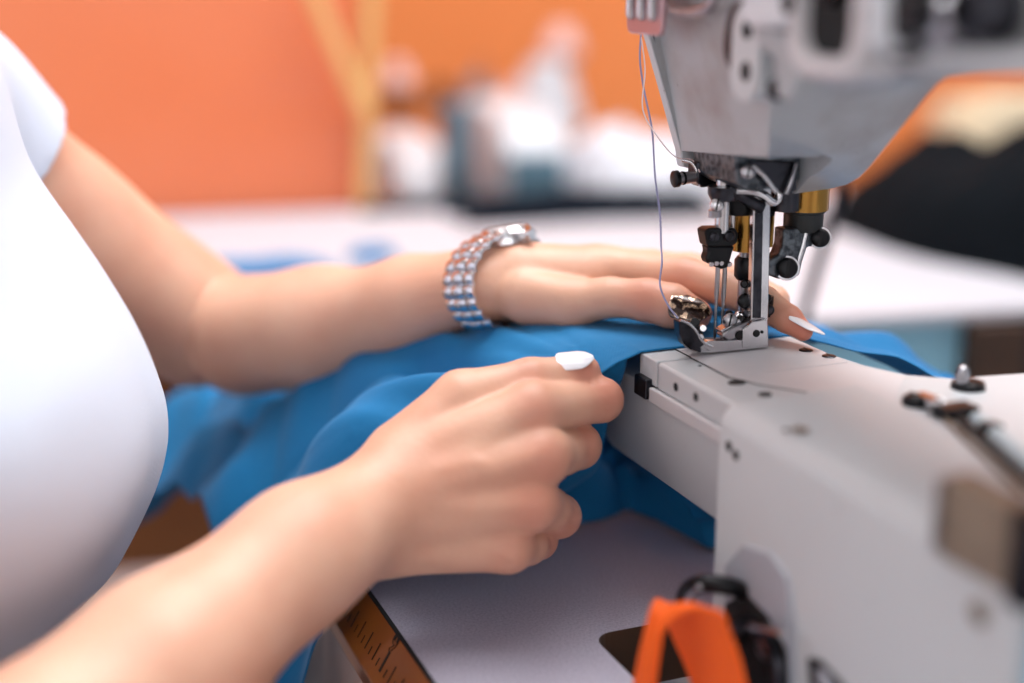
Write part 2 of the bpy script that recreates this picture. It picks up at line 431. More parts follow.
def body(P):
    d = smax(torso(P, .020), P[:, 2]-1.03, .05); d = smax(d, .60-P[:, 2], .04)
    d = smin(d, rcone(P, LS+(-.02, -.02, 0), RS+(-.02, .02, 0), .046, .046), .04)
    d = smin(d, local_eval(P, HC, .19, head), .03)
    d = smin(d, local_eval(P, V(150, 640, .50), .34, right_arm), .01)
    d = smin(d, local_eval(P, V(220, 290, .75), .26, left_arm), .012)
    d = smin(d, local_eval(P, RC, .095, right_hand), .014)
    return smin(d, local_eval(P, LCt, .125, left_hand), .014)
person = empty('person', (-.33, .55, .45))
tag(person, 'seated person in a white short-sleeved T-shirt guiding blue cloth with both hands at the machine', 'person')
def world_child(o, par):
    o.parent = par; o.matrix_parent_inverse = Matrix.Translation(-Vector(par.location))
    return o
H = .0012
me = sdf_mesh('body', body, (-.48, .25, .55), (.17, .86, 1.36), H)
bo = world_child(link('body', me, 'skin'), person)
me.polygons.foreach_set('use_smooth', [True]*len(me.polygons))
for at in [a.name for a in me.attributes if a.name == 'sharp_edge']: me.attributes.remove(me.attributes[at])
fl = np.zeros(len(me.vertices)); vc_ = np.empty(len(me.vertices)*3); me.vertices.foreach_get('co', vc_); vc_ = vc_.reshape(-1, 3)
for (u, v, d, r, a) in ((535, 411, .565, .010, .7), (545, 457, .560, .010, .7), (531, 505, .560, .010, .7), (508, 548, .566, .009, .6), (603, 397, .590, .011, .9), (580, 446, .588, .010, .9),
                        (560, 517, .585, .010, .9), (538, 541, .588, .009, .9), (528, 378, .580, .009, .5), (582, 372, .590, .010, .8), (648, 297, .627, .011, .6), (697, 314, .624, .010, .8), (688, 276, .642, .010, .5), (803, 329, .605, .012, .9)):
    fl = np.maximum(fl, a*np.exp(-((np.linalg.norm(vc_-V(u, v, d), axis=1)/r)**2)))
at = me.attributes.new('flush', 'FLOAT', 'POINT'); at.data.foreach_set('value', fl.astype(np.float32))
nt = M['skin'].node_tree; bs = nt.nodes['Principled BSDF']; src = bs.inputs['Base Color'].links[0].from_socket
an = nt.nodes.new('ShaderNodeAttribute'); an.attribute_name = 'flush'; mx = nt.nodes.new('ShaderNodeMix'); mx.data_type = 'RGBA'
nt.links.new(an.outputs['Fac'], mx.inputs[0]); nt.links.new(src, mx.inputs[6]); mx.inputs[7].default_value = lin((198, 116, 96)); nt.links.new(mx.outputs[2], bs.inputs['Base Color'])
me = sdf_mesh('t_shirt', shirt, (-.52, .28, .60), (-.05, .86, 1.12), .004)
so = world_child(link('t_shirt', me, 'shirt'), person)
def hairf(P):
    d = ellip(P, HC+(-.035, 0, .035), (.100, .086, .108))
    d = smin(d, ellip(P, HC+(-.13, 0, .03), (.045, .045, .045)), .02)
    return smax(d, -ellip(P, HC+(.075, 0, -.04), (.080, .075, .105)), .01)
world_child(link('hair', sdf_mesh('hair', hairf, (-.52, .4, 1.1), (-.15, .7, 1.4), .005), 'hair'), person)
def trousersf(P):
    d = ellip(P, (-.34, .545, .585), (.125, .175, .10))
    for s, kx in ((-1, .10), (1, .08)):
        hip = np.array([-.33, .545+s*.085, .56]); kn = np.array([kx, .545+s*.13, .58]); an = np.array([kx-.02, .545+s*.13, .12])
        d = smin(d, rcone(P, hip, kn, .085, .062), .03); d = smin(d, rcone(P, kn, an, .060, .045), .02)
    return smax(d, P[:, 2]-.665, .01)
world_child(link('trousers', sdf_mesh('trousers', trousersf, (-.50, .3, .05), (.2, .8, .70), .008), 'denim'), person)
for s, kx in ((-1, .10), (1, .08)):
    mb = MB(); c = Vector((kx, .545+s*.13, 0))
    pts = [(-.07, 0, .045), (-.03, 0, .06), (.06, 0, .045), (.15, 0, .028), (.18, 0, .018)]
    rings = []
    for (dx, _, hh), wd in zip(pts, (.030, .036, .040, .042, .025)):
        rings.append([(c.x+dx, c.y+wd*math.cos(t), max(.002, hh+hh*math.sin(t)*.98)) for t in [2*math.pi*i/16 for i in range(16)]])
    mb.poly(rings); world_child(mb.build('shoe', 'whitecloth', None), person)

def nail(name, m, c, ax, nm, ln, wd, par, label, curve=.35, sink=0):
    """almond shaped, curved nail plate; c centre, ax towards its tip, nm outward"""
    ax = Vector(ax).normalized(); nm = Vector(nm); nm = (nm-ax*nm.dot(ax)).normalized(); sd = ax.cross(nm)
    c = Vector(c); mb = MB(); rows = []; nu, nv = 16, 10
    for i in range(nu+1):
        t = -1+2*i/nu
        w = (1-max(0, (-t-.72)/.28)**2.5*.55)*(1-max(0, (t-.05)/.95)**2.3*.86)
        rows.append([c+ax*(t*ln/2)+sd*(s*w*wd/2)+nm*(-curve*wd*.5*(s*w)**2-.10*ln*max(0, t)**2*.5+.0002) for s in [-1+2*j/nv for j in range(nv+1)]])
    mb.poly(rows, cap=False, closed=False)
    o = mb.build(name, m, None); s = o.modifiers.new('thick', 'SOLIDIFY'); s.thickness = .0007; s.offset = 0
    q = o.modifiers.new('sub', 'SUBSURF'); q.levels = q.render_levels = 1
    world_child(o, par); o['label'] = label
    return o
ta = V(582, 372.5, .594)-V(530, 381, .586)
nail('fingernail', 'nail_white', V(575, 358.3, .5864), RT*1+UP*.10+FW*.12, UP*.70-FW*.70, .0160, .0105, bo, 'glossy white thumbnail of the near hand', .3)
ta = V(697, 314, .626)-V(648, 300, .633)
nail('fingernail', 'nail_gold', V(690, 307.0, .6172), ta+FW*.004, UP*.50-FW*.86, .0185, .0135, bo, 'gold foil thumbnail of the far hand', .3)
ta = V(806, 329, .607)-V(762, 303, .622)
nail('fingernail', 'nail_white', V(808.5, 324, .6035), ta+RT*.001, UP*.72+RT*.50-FW*.36, .0175, .0100, bo, 'long white fingernail of the far hand', .35)

# ------------------------------------------------------------------ wristwatch
wc = V(501, 281, .671); wax = Vector(V(500, 282, .668)-V(440, 286, .700)).normalized()
wup = Vector((0, 0, 1)); wup = (wup-wax*wup.dot(wax)).normalized(); wsd = wax.cross(wup)  # wsd points away from the viewer or towards
if wsd.dot(Vector(FW)) > 0: wsd = -wsd
watch = empty('wristwatch', wc); tag(watch, 'polished steel bracelet wristwatch worn on the far wrist', 'watch')
wa, wb = .0265, .0220
def ringp(t, r=0): return Vector(wsd*((wa+r)*math.cos(t))+wup*((wb+r)*math.sin(t))-wup*.001)
NL = 22
for i in range(NL):
    t = 2*math.pi*i/NL
    tt = (t-math.pi/2+math.pi) % (2*math.pi)-math.pi
    if abs(tt-.30) < .34: continue
    p = ringp(t); tn = (ringp(t+.01)-ringp(t-.01)).normalized(); nn = tn.cross(wax).normalized()
    if nn.dot(p) < 0: nn = -nn
    mb = MB()
    for k, (c0, w, off) in enumerate(((-.0072, .0062, 0), (0, .0076, .0005), (.0072, .0062, 0))):
        ln = .0033
        rings = []
        for a, hgt in ((-1, -.0003), (-.75, .0009), (-.3, .0015), (.3, .0015), (.75, .0009), (1, -.0003)):
            q = p+tn*(a*ln*.98)+wax*c0+nn*(hgt+off)
            rings.append([q-wax*w/2, q-wax*w*.3+nn*.0004, q+wax*w*.3+nn*.0004, q+wax*w/2, q+wax*w/2-nn*.0012, q-wax*w/2-nn*.0012])
        mb.poly(rings)
    o = mb.build('bracelet_link', 'watch', watch, bev=0)
ct = ringp(math.pi/2+.30, -.001); nn0 = 0; nn = wup
mb = MB(); mb.rev(ct-nn*.003, ct+nn*.0055, [(0, .0105), (.1, .0128), (.55, .0130), (.75, .0120), (1, .0106)], 40); case = mb.build('case', 'watch', watch)
mb = MB(); mb.rev(ct+nn*.0050, ct+nn*.0062, [(0, .0102), (.8, .0098), (1, .008)], 40); mb.build('crystal', 'nail_white', case)
mb = MB(); mb.rev(ct+wsd*0+wax*.0125+nn*.001, ct+wax*.0175+nn*.001, [(0, .0022), (.2, .0028), (1, .0026)], 16); mb.build('crown', 'watch', case)

# ================================================================== SEWING MACHINE (all in its own frame)
mach = empty('sewing_machine', (OX, OY, .75), ANG)
tag(mach, 'large grey twin-needle industrial sewing machine in the foreground with brass and chrome needle parts', 'sewing machine')
class MM(MB):
    def build(s, name, m, parent=None, **k):
        if parent is None: parent = mach
        bmesh.ops.translate(s.bm, verts=s.bm.verts, vec=(0, 0, -.75))
        return MB.build(s, name, m, parent, **k)
def scr(p, d, r, h, m='black', par=None, name='screw', slot=True):
    p = Vector(p)-Vector((0, 0, .75)); return screw(p, d, r, h, m, par or mach, name, slot)
TOC = Vector((-.45, -.87, .2))        # roughly towards the operator's side
SC = .62/F                            # metres per pixel at the needles
# ---- bed
top = [(-.0377, -.0196), (.036, -.0196), (.036, -.033), (.0395, -.055), (.047, -.073), (.060, -.083), (.0924, -.0880), (.145, -.098), (.145, -.40), (-.0377, -.40)]
bed = MM().prism(top, 'z', .8478, .860).build('bed_cover', 'paint', bev=.0016, seg=3)
MM().box(-.0377, .036, -.0190, -.0035, .8485, .860).build('bed_end_cap', 'paint', bev=.0008)
def sec(y, k=1, dz=0):
    return [(-.0380*k, y, .8474-dz), (.0380*k, y, .8474-dz), (.0380*k, y, .830-dz*.5), (.0300*k, y, .8035+dz*.5), (-.0300*k, y, .8035+dz*.5), (-.0380*k, y, .830-dz*.5)]
MM().poly([sec(-.12), sec(-.048), sec(-.0475), sec(.036), sec(.046, .95, .001), sec(.052, .86, .004)]).build('bed_casting', 'paint', bev=.0012, seg=3)
MM().prism([(-.0376, .0), (.12, .0), (.12, -.3), (-.0376, -.3)], 'z', .8056, .832).build('bed_web', 'paint') if False else None
MM().box(-.0398, -.0375, -.0780, -.0165, .8420, .8484).build('side_rail', 'steel_plate', bev=.0006)
MM().box(-.0408, -.036, -.0155, -.0045, .8425, .8512).build('latch_block', 'dark_steel', bev=.0007)
for u, v in ((676, 387), (696, 397)): scr(PX(u, v, -.0377), (-1, 0, 0), .0018, .0003, 'hole', bed, 'screw_hole', False)
# plates on the top of the bed
npl = MM().prism([(-.0215, -.0040), (.0345, -.0040), (.0345, -.050), (-.0215, -.050)], 'z', .8598, .8604).build('needle_plate', 'steel_plate', bev=.0002)
MM().prism([(-.0215, -.0508), (.034, -.0508), (.036, -.060), (.044, -.076), (.030, -.090), (.0175, -.1045), (-.004, -.080), (-.016, -.0640)], 'z', .8598, .8604).build('slide_plate', 'steel_plate', bev=.0002)
def groove(pts, w=.0008, z=.8601):
    mb = MM()
    for (a, b) in zip(pts, pts[1:]):
        a = Vector((a[0], a[1], z)); b = Vector((b[0], b[1], z)); n = (b-a).cross(Vector((0, 0, 1))).normalized()*w/2
        mb.poly([[a-n-Vector((0, 0, .0003)), a+n-Vector((0, 0, .0003)), a+n+Vector((0, 0, .0001)), a-n+Vector((0, 0, .0001))], [b-n-Vector((0, 0, .0003)), b+n-Vector((0, 0, .0003)), b+n+Vector((0, 0, .0001)), b-n+Vector((0, 0, .0001))]])
    return mb.build('panel_joint', 'hole', bed, smooth=False)
groove([(-.0222, -.0196), (-.0222, -.0510), (-.016, -.0645), (-.004, -.0810), (.0175, -.1052)])
MM().prism([(-.0222, -.0005-.003), (-.0216, -.0035), (-.0216, -.0190), (-.0222, -.0190)], 'z', .8597, .8603).build('panel_joint', 'hole', bed, smooth=False)
None if True else MM().prism([(x*.9-.0020, y-.0215) for x, y in rrect(-.0060, .0060, -.0026, .0026, .002)], 'z', .8600, .8607).build('feed_opening', 'hole', npl)
for (u, v, a, b) in ((737, 383, .0038, .0026), (765, 395, .0027, .0023)):
    c = PZ(u, v, .860); MM().prism([(c.x+a*math.cos(t), c.y+b*math.sin(t)) for t in [2*math.pi*i/20 for i in range(20)]], 'z', .8597, .8605).build('screw_hole', 'hole', bed)
for (u, v) in ((806, 349), (829, 355)):
    c = PZ(u, v, .861); scr(c-Vector((0, 0, .001)), (0, 0, 1), .0030, .0010, 'dark_steel')
scr(PZ(700, 366, .860), (0, 0, 1), .0008, .0003, 'hole', bed, 'screw_hole', False)
# right-hand fittings on the bed top
scr(PZ(915, 405, .860), (0, 0, 1), .0050, .0040, 'black')
MM().tube([PZ(922, 398, .862), PZ(938, 404, .864), PZ(946, 410, .862)], .0026).build('bracket', 'chrome')
c = PZ(955, 415, .861); MM().box(c.x-.0075, c.x+.0075, c.y-.0050, c.y+.0045, .860, .8650).build('rail_end', 'black', bev=.0012)
c = PZ(990, 435, .861); MM().box(c.x-.0035, c.x+.0035, c.y-.003, c.y+.003, .860, .8655).build('rail_clip', 'black', bev=.001)
c = PZ(968, 388, .860); MM().rev(c, c+Vector((0, 0, .0035)), [(0, .0068), (.7, .0062), (1, .0035)]).build('knob_base', 'black')
MM().rev(c+Vector((-.003, 0, .002)), c+Vector((-.003, 0, .0095)), [(0, .0026), (.6, .0026), (.9, .0018), (1, .0006)]).build('oil_cap', 'steel')
a, b = PZ(960, 420, .862), PZ(1040, 492, .862)
for k, (off, w, m) in enumerate(((0, .0016, 'rubber'), (.0062, .0032, 'rail'), (-.005, .0010, 'ochre_plate'))):
    n = (b-a).cross(Vector((0, 0, 1))).normalized()*off
    MM().tube([a-n, b-n], w).build('guide_rail', m)
# ---- housing towards the camera
HX = -.043
hs = MM().prism([(HX, .62), (HX, .8520), (-.0415, .8568), (-.0370, .8600), (.02, .8612), (.02, .62)], 'y', -.245, -.0785).build('front_housing', 'paint', bev=.0035, seg=4)
MM().prism([(.0201, -.30), (.0201, -.105), (.050, -.092), (.143, -.101), (.143, -.40), (-.02, -.40), (-.02, -.30)], 'z', .62, .8477).build('body_casting', 'paint', bev=.002)
for u, v in ((729, 446), (736, 455)): scr(PX(u, v, HX), (-1, 0, 0), .0020, .0004, 'hole', hs, 'screw_hole', False)
scr(PX(980, 613, HX), (-1, 0, 0), .0038, .0012, 'ochre_plate', hs)
scr(PZ(800, 430, .861), (0, 0, 1), .0030, .0006, 'ochre_plate', hs)
scr(PZ(786, 431, .861), (0, 0, 1), .0012, .0006, 'dark_steel', hs)
MM().box(HX-.0012, -.034, -.2390, -.2105, .8520, .8770).build('name_plate', 'ochre_plate', bev=.001)
MM().box(HX-.0022, -.033, -.2470, -.2392, .8500, .8785).build('name_plate_side', 'dark_steel', bev=.001)  # dark slab: shade on the plate's right side put into its colour
MM().box(HX-.0022, -.033, -.2103, -.2080, .8530, .8760).build('name_plate_side', 'steel', bev=.0006)
def panel(pts, x0, x1, name, m, par=None, bev=.0008):
    q = [PX(u, v, x1) for u, v in pts]
    return MM().prism([(p.y, p.z) for p in q], 'x', x0, x1).build(name, m, par, bev=bev)
panel([(724, 566), (742, 545), (768, 553), (786, 578), (791, 620), (791, 700), (724, 700)], HX+.001, HX-.0018, 'guard_panel', 'clear')
dk = panel([(724, 604), (744, 592), (766, 614), (786, 650), (788, 700), (724, 700)], HX, HX-.0022, 'lever_recess', 'hole')
MM().tube(spline([PX(728, 640, -.048), PX(748, 625, -.048), PX(768, 640, -.048), PX(778, 668, -.048), PX(776, 700, -.048)]), .0028).build('lever', 'dark_steel')
MM().tube(spline([PX(752, 626, -.050), PX(770, 630, -.050), PX(784, 634, -.050)]), .0018).build('lever_pin', 'chrome')
scr(PX(768, 648, -.048), (-1, 0, 0), .0042, .003, 'steel')
panel([(806, 657), (818, 660), (845, 690), (850, 720), (812, 720)], HX, HX-.0015, 'slot_cover', 'dark_steel', hs)
panel([(815, 668), (826, 674), (836, 700), (820, 704)], HX, HX-.0022, 'slot_tab', 'clear', hs)
MM().tube(spline([PX(684, 608, -.060), PX(687, 592, -.060), PX(700, 584, -.060), PX(728, 586, -.052), PX(745, 592, -.044)]), .0034).build('release_handle', 'black')
MM().tube(spline([PX(686, 603, -.0635), PX(692, 593, -.0635), PX(700, 587, -.0635)]), .0011).build('handle_highlight', 'chrome')  # chrome sliver imitating the highlight on the black handle
MM().box(-.040, -.01, -.253, -.2455, .70, .845).build('side_cover', 'pale_blue', bev=.002)
MM().tube([(-.030, -.262, .62), (-.030, -.262, .80), (-.02, -.258, .85), (.0, -.262, .852)], .006).build('cable', 'black')
# ---- upright column and upper arm
MM().prism([(-.035, -.40), (.045, -.40), (.045, -.285), (-.035, -.285)], 'z', .8605, .992).build('column', 'paint', bev=.006, seg=4)
def xn(z): return float(np.interp(z, [.930, .94, .965, .9924, 1.02, 1.12], [-.011, -.012, -.0205, -.030, -.034, -.036]))
def near(u, v):
    X = -.02
    for _ in range(12): X = xn(PX(u, v, X).z)
    p = PX(u, v, X); return (p.y, p.z)
top4 = [(.0115, 1.11), (.0115, 1.03), (.0115, .9924), (.0115, .968)]
A = top4+[(.0115, .9420)]+[near(u, v) for u, v in ((768, 158), (768.5, 153), (769, 144), (769.5, 130), (770, 116), (771, 104), (772, 95), (775, 88), (783, 83), (800, 80), (860, 77), (1024, 68))]+[(-.41, 1.0), (-.41, 1.11)]
fD = [PX(u, v, .042) for u, v in ((800, 190), (832, 188.5), (846, 185), (859, 178), (870, 167), (890, 142), (910, 117), (928, 95), (938, 84), (948, 77), (975, 73), (1024, 71))]
D = top4+[(.0115, .9265)]+[(p.y, p.z) for p in fD]+[(-.41, .990), (-.41, 1.11)]
stA = [(xn(z), y, z) for y, z in A]
stD = [(.042, y, z) for y, z in D]
def mix(k, X, ov={}):
    out = []
    for i, (a, d) in enumerate(zip(A, D)):
        y, z = a[0]+(d[0]-a[0])*k, a[1]+(d[1]-a[1])*k
        if i in ov: y, z = ov[i]
        out.append((X, y, z))
    return out
stB = mix(.60, .021, {4: (.0115, .9425), 5: (-.0240, .9425), 6: (-.0400, .9440), 7: (-.047, .9470)})
stC = mix(.66, .0215, {4: (.0115, .9268), 5: (-.0240, .9270)})
arm = MM().poly([stA, stB, stC, stD]).build('upper_arm', 'paint_dirty', bev=.0014, seg=3)
fp = [(xn(z), z) for z in (1.11, 1.05, 1.02, .9924, .968, .9420, .935)]+[(.0, .932), (.020, .932), (.041, .930), (.041, 1.11)]
MM().prism([(p[0]+.0003, p[1]) for p in fp], 'y', .0125, .0185).build('face_plate', 'paint', bev=.001)
MM().prism([(p[0]+.0016, p[1]) for p in fp[:6]]+[(.040, .9420), (.040, 1.11)], 'y', .0113, .0127).build('face_plate_gasket', 'hole')
# raised foot of the arm and fittings on its operator side
MM().prism([(-.1085, .9876), (-.1085, .9925), (-.28, 1.0005), (-.28, .9945), (-.217, .9915)], 'x', -.0385, -.033).build('arm_ledge', 'paint', bev=.0012)
AX = -.0345
def capsule(p0, p1, r, x0, x1, name, m, par=None, bev=.0006):
    d = Vector((p1.y-p0.y, p1.z-p0.z)); a0 = math.atan2(d.y, d.x); pts = []
    for c, b in ((p1, -90), (p0, 90)):
        for k in range(11):
            t = a0+R(b+18*k); pts.append((c.y+r*math.cos(t), c.z+r*math.sin(t)))
    return MM().prism(pts, 'x', x0, x1).build(name, m, par, bev=bev)
lp = capsule(PX(748.5, 31, AX-.002), PX(746, 74, AX-.002), .0098, AX+.012, AX-.003, 'link_plate', 'paint')
for u, v in ((747, 29), (745.5, 71.5)):
    scr(PX(u, v, AX-.003)+Vector((.0005, 0, 0)), (-1, 0, 0), .0036, .0007, 'hole', lp, 'screw_hole', False)
capsule(PX(741, 28, AX+.001), PX(737, 80, AX+.001)+Vector((0, 0, .012)), .0095, AX+.01, AX, 'link_backing', 'dark_steel')
br = MM().prism(rrect(-.1160, -.0885, .9985, 1.030, .005), 'x', -.046, -.030).build('white_bracket', 'bgmachine', bev=.0022, seg=3)
scr(PX(787, 3, -.046)+Vector((.0006, 0, 0)), (-1, 0, 0), .0035, .0008, 'hole', br, 'screw_hole', False)
MM().prism([(-.086, 1.0), (-.118, .996), (-.124, .990), (-.112, .9745), (-.104, .9750), (-.1015, .988), (-.090, .992)], 'x', -.040, -.030).build('hook_lever', 'paint_dirty', bev=.0018, seg=3)
scr(PX(779, 89, -.036), (-.7, -.6, 0), .0040, .003, 'dark_steel')
c0, c1 = PX(828, 4, -.044), PX(828, 4, -.030)
ring = []
for (w, hh, r, x) in ((.0215, .0235, .012, -.030), (.0215, .0235, .012, -.043), (.0195, .0215, .011, -.0455), (.0150, .0165, .008, -.0455), (.0140, .0155, .008, -.041), (.0140, .0155, .008, -.032)):
    ring.append([(x, p[0], p[1]) for p in rrect(c0.y-w, c0.y+w, c0.z-hh, c0.z+hh, r)])
MM().poly(ring, cap=False).build('tension_frame', 'steel_plate', bev=0)
MM().prism(rrect(c0.y-.0145, c0.y+.0145, c0.z-.016, c0.z+.016, .008), 'x', -.0405, -.0325).build('tension_recess', 'hole')
MM().rev((-.034, c0.y, c0.z+.004), (-.046, c0.y, c0.z+.004), [(0, .008), (.4, .008), (.5, .005), (1, .004)]).build('tension_post', 'black')
MM().rev(PX(886, -30, -.048), PX(885, 52, -.048), [(0, .0058), (.9, .0058), (.97, .0045), (1, .002)], 20).build('take_up_guide', 'bgmachine')  # white enamel stands in for the bright reflections on this chrome guide
MM().rev(PX(905, 5, -.044), PX(904, 50, -.044), [(0, .0026), (.92, .0026), (1, .001)], 16).build('take_up_pin', 'steel')
kb = MM().rev(PX(925, 14, -.034), PX(925, 14, -.034)+Vector((-.016, 0, 0)), [(0, .013), (.5, .013), (.55, .010), (.9, .010), (1, .008)], 32).build('tension_dial', 'rubber')
MM().rev(PX(925, 14, -.050), PX(925, 14, -.050)+Vector((-.006, 0, 0)), [(0, .006), (1, .005)], 20).build('dial_centre', 'black', kb)
MM().rev(PX(962, 22, -.034), PX(962, 22, -.034)+Vector((-.010, 0, 0)), [(0, .009), (.8, .008), (1, .006)], 24).build('tension_disc', 'steel')
MM().rev(PX(1000, 8, -.034), PX(1000, 8, -.034)+Vector((-.012, 0, 0)), [(0, .010), (.8, .009), (1, .007)], 24).build('tension_disc', 'dark_steel')
# three-slot thread guide at the left top corner of the head
g = PX(650, 18, -.040)
tg = MM().prism(rrect(g.y-.0135, g.y+.0175, g.z-.0065, g.z+.040, .004), 'x', -.0418, -.0395).build('thread_guide', 'pink', bev=.0007)
for k in (-1, 0, 1):
    MM().rev((-.0425, g.y+.002+k*.0095, g.z-.001), (-.0425, g.y+.002+k*.0095, g.z+.036), [(0, .0010), (.05, .0024), (.95, .0024), (1, .001)], 14).build('guide_finger', 'chrome', tg)
MM().tube([(-.040, g.y+.004, g.z+.030), (-.030, g.y-.006, g.z+.030), (-.028, g.y-.012, g.z+.03)], .003).build('guide_stem', 'steel', tg)
MM().tube(spline([PX(672, 10, -.038), PX(690, 12, -.037), PX(708, 8, -.036), PX(716, -4, -.036)]), .0022).build('thread_tube', 'steel')
# ---- needle works
def vc(name, u, v0, v1, w, m, y=-.010, par=None, n=24, prof=None):
    a, b = PY(u, v0, y), PY(u, v1, y); b = Vector((a.x, a.y, b.z)); r = w/2*SC
    return MM().rev(a, b, prof and [(t, k*r) for t, k in prof] or [(0, r), (1, r)], n).build(name, m, par, bev=0)
def pp(name, pts, y0, y1, m, par=None, bev=.0006):    # outline given on plane y0, extruded to y1
    q = [PY(u, v, y0) for u, v in pts]
    return MM().prism([(p.x, p.z) for p in q], 'y', y0, y1).build(name, m, par, bev=bev)
q0 = PX(703, 158, -.009); q1 = PX(794, 188, -.009)
MM().prism([(-.009, .9335), (-.0105, .9455), (.0205, .9455), (.0205, .9335), (.014, .9305), (-.004, .9305)], 'y', -.0290, .0065).build('mechanism_casting', 'casting', bev=.0012)
pp('mechanism_cover', [(748, 160), (797, 162), (797, 190), (786, 196), (772, 186), (758, 178)], -.0300, -.0255, 'dark_steel')
MM().tube(spline([PY(752, 166, -.032), PY(764, 176, -.033), PY(776, 192, -.033)]), .0011).build('cover_glint', 'chrome')  # bright tubes added to imitate chrome reflections on the cover
MM().tube(spline([PY(796, 164, -.031), PY(792, 178, -.032), PY(786, 194, -.032)]), .0010).build('cover_glint', 'steel')
scr(PY(748, 172, -.031), TOC, .0030, .0020, 'steel')
pp('guide_block', [(698, 162), (722, 159), (727, 172), (722, 186), (702, 188), (697, 182)], .001, .010, 'dark_steel', bev=.001)
a, b = PY(702, 176, .004), PY(676, 179, .004)
MM().rev(a, b, [(0, .0026), (1, .0026)], 20).build('thread_guide_stud', 'steel')
MM().rev(b+(a-b)*.3, b-(a-b)*.12, [(0, .0029), (.15, .0029), (.2, .0024), (.5, .0024), (.55, .0036), (.9, .0036), (1, .0026)], 20).build('stud_knob', 'black')
MM().tube(spline([PY(682, 160, .006), PY(692, 163, .004), PY(698, 174, .002), PY(700, 186, .002)]), .0007).build('thread_hook', 'chrome')
nb = vc('needle_bar', 724, 178, 232, 15, 'chrome')
vc('needle_bar', 734, 180, 232, 9, 'chrome', y=-.006)
vc('bar_bushing', 724, 186, 200, 31, 'dark_steel', prof=[(0, 1), (.6, 1), (1, .8)])
vc('bar_bushing', 740, 184, 214, 30, 'black', y=-.008, prof=[(0, 1), (.5, 1.05), (1, .8)])
scr(PY(717, 205, -.0125), TOC, .0030, .0026, 'chrome')
vc('bar_collar', 715, 210, 217, 13, 'steel', y=-.011)
cl = pp('needle_clamp', [(705, 231), (710, 228), (736, 228), (739, 234), (738, 243), (732, 247), (728, 247), (708, 247)], -.0128, -.0050, 'black', bev=.0010)
pp('needle_clamp_foot', [(707, 246), (736, 246), (733, 253), (729, 268), (722, 270), (708, 263), (706, 259), (709, 252)], -.0122, -.0062, 'black', bev=.0012)
for u in (711, 716, 721, 729): scr(PY(u, 262+abs(u-719)*.2, -.0124), (-.2, -1, -.2), .0011, .0012, 'chrome', cl, 'clamp_glint', False)  # tiny chrome heads added as silver glints on the clamp
scr(PY(714, 237, -.0130), (-.2, -1, 0), .0020, .0012, 'dark_steel', cl); scr(PY(729, 236, -.0130), (-.2, -1, 0), .0024, .0016, 'dark_steel', cl)
for (a, b) in (((718.0, 264), (714.3, 341)), ((725, 266), (721.2, 343))):
    p, q = PY(*a, -.0105), PY(*b, -.0105); MM().rev(p, q, [(0, .0010), (.40, .0010), (.47, .00065), (.93, .0006), (1, .0001)], 14).build('needle', 'steel')
pbr = vc('presser_bar', 749, 180, 332, 13, 'steel', y=-.006)
vc('brass_bushing', 748, 208, 250, 28, 'brass', y=-.006)
vc('brass_bushing', 768, 206, 246, 14, 'brass', y=.004)
vc('bushing_cap', 756, 192, 214, 40, 'dark_steel', y=-.004, prof=[(0, .9), (.5, 1), (1, .95)])
vc('bar_collar', 748, 256, 279, 26, 'black', y=-.006, prof=[(0, .8), (.15, 1), (.85, 1), (1, .8)])
lb = pp('lifter_bar', [(757, 178), (773, 178), (771, 205), (768.5, 322), (751, 322), (754, 205)], -.0185, -.0150, 'chrome')
pp('lifter_bar_face', [(755.5, 200), (763.5, 200), (761, 318), (752.8, 318)], -.0187, -.0183, 'dark_steel', lb, bev=.0001)
MM().tube(spline([PY(736, 190, -.017), PY(750, 191, -.019), (PY(762, 194, -.020)), PY(773, 202, -.019), PY(779, 196, -.019), PY(776, 180, -.018), PY(766, 163, -.017)]), .0020).build('lever_arm', 'chrome')
MM().tube(spline([PY(730, 187, -.014), PY(748, 200, -.018), PY(762, 208, -.019)]), .0026).build('lever_arm', 'dark_steel')
for u, v, r, y, m in ((745, 301, 7.5, -.0125, 'black'), (749, 313, 6, -.0135, 'dark_steel'), (739, 316, 5, -.012, 'chrome'), (744, 284, 4, -.0125, 'black')):
    scr(PY(u, v, y), TOC, r*SC, .0026, m)
vc('side_post', 768, 296, 316, 11, 'black', y=-.010)
scr(PY(768, 310, -.0145), TOC, 6*SC, .002, 'dark_steel'); scr(PY(767, 298, -.013), TOC, 4.5*SC, .002, 'black')
# brass ring, rubber collar and crank on the right
vc('crank_seat', 806, 186, 209, 46, 'brass', y=-.010)
vc('crank_seat', 786, 188, 210, 28, 'dark_steel', y=-.016)
vc('rubber_collar', 804, 208, 230, 40, 'rubber', y=-.010, prof=[(0, 1.06), (.15, 1.06), (.2, .97), (.85, .97), (1, .9)])
ck = pp('crank', [(784, 229), (809, 228), (825, 229), (828, 238), (822, 247), (808, 247), (803, 262), (800, 276), (790, 280), (778, 279), (767, 274), (766, 262), (772, 259), (779, 256), (783, 246)], -.016, -.008, 'casting', bev=.0012)
MM().tube([PY(806, 233, -.0165), PY(803, 246, -.0165), PY(798, 262, -.0165), PY(796, 274, -.0165)], .0012).build('crank_rib', 'chrome', ck)
scr(PY(820, 238, -.017), TOC, 9.2*SC, .0032, 'black', ck); scr(PY(787, 268, -.017), TOC, 10.2*SC, .0032, 'black', ck)
MM().rev(PY(820, 238, -.012), PY(820, 238, -.0172), [(0, 11*SC), (1, 11*SC)], 24).build('crank_boss', 'steel', ck)
MM().rev(PY(787, 268, -.012), PY(787, 268, -.0172), [(0, 12.5*SC), (1, 12*SC)], 24).build('crank_boss', 'steel', ck)
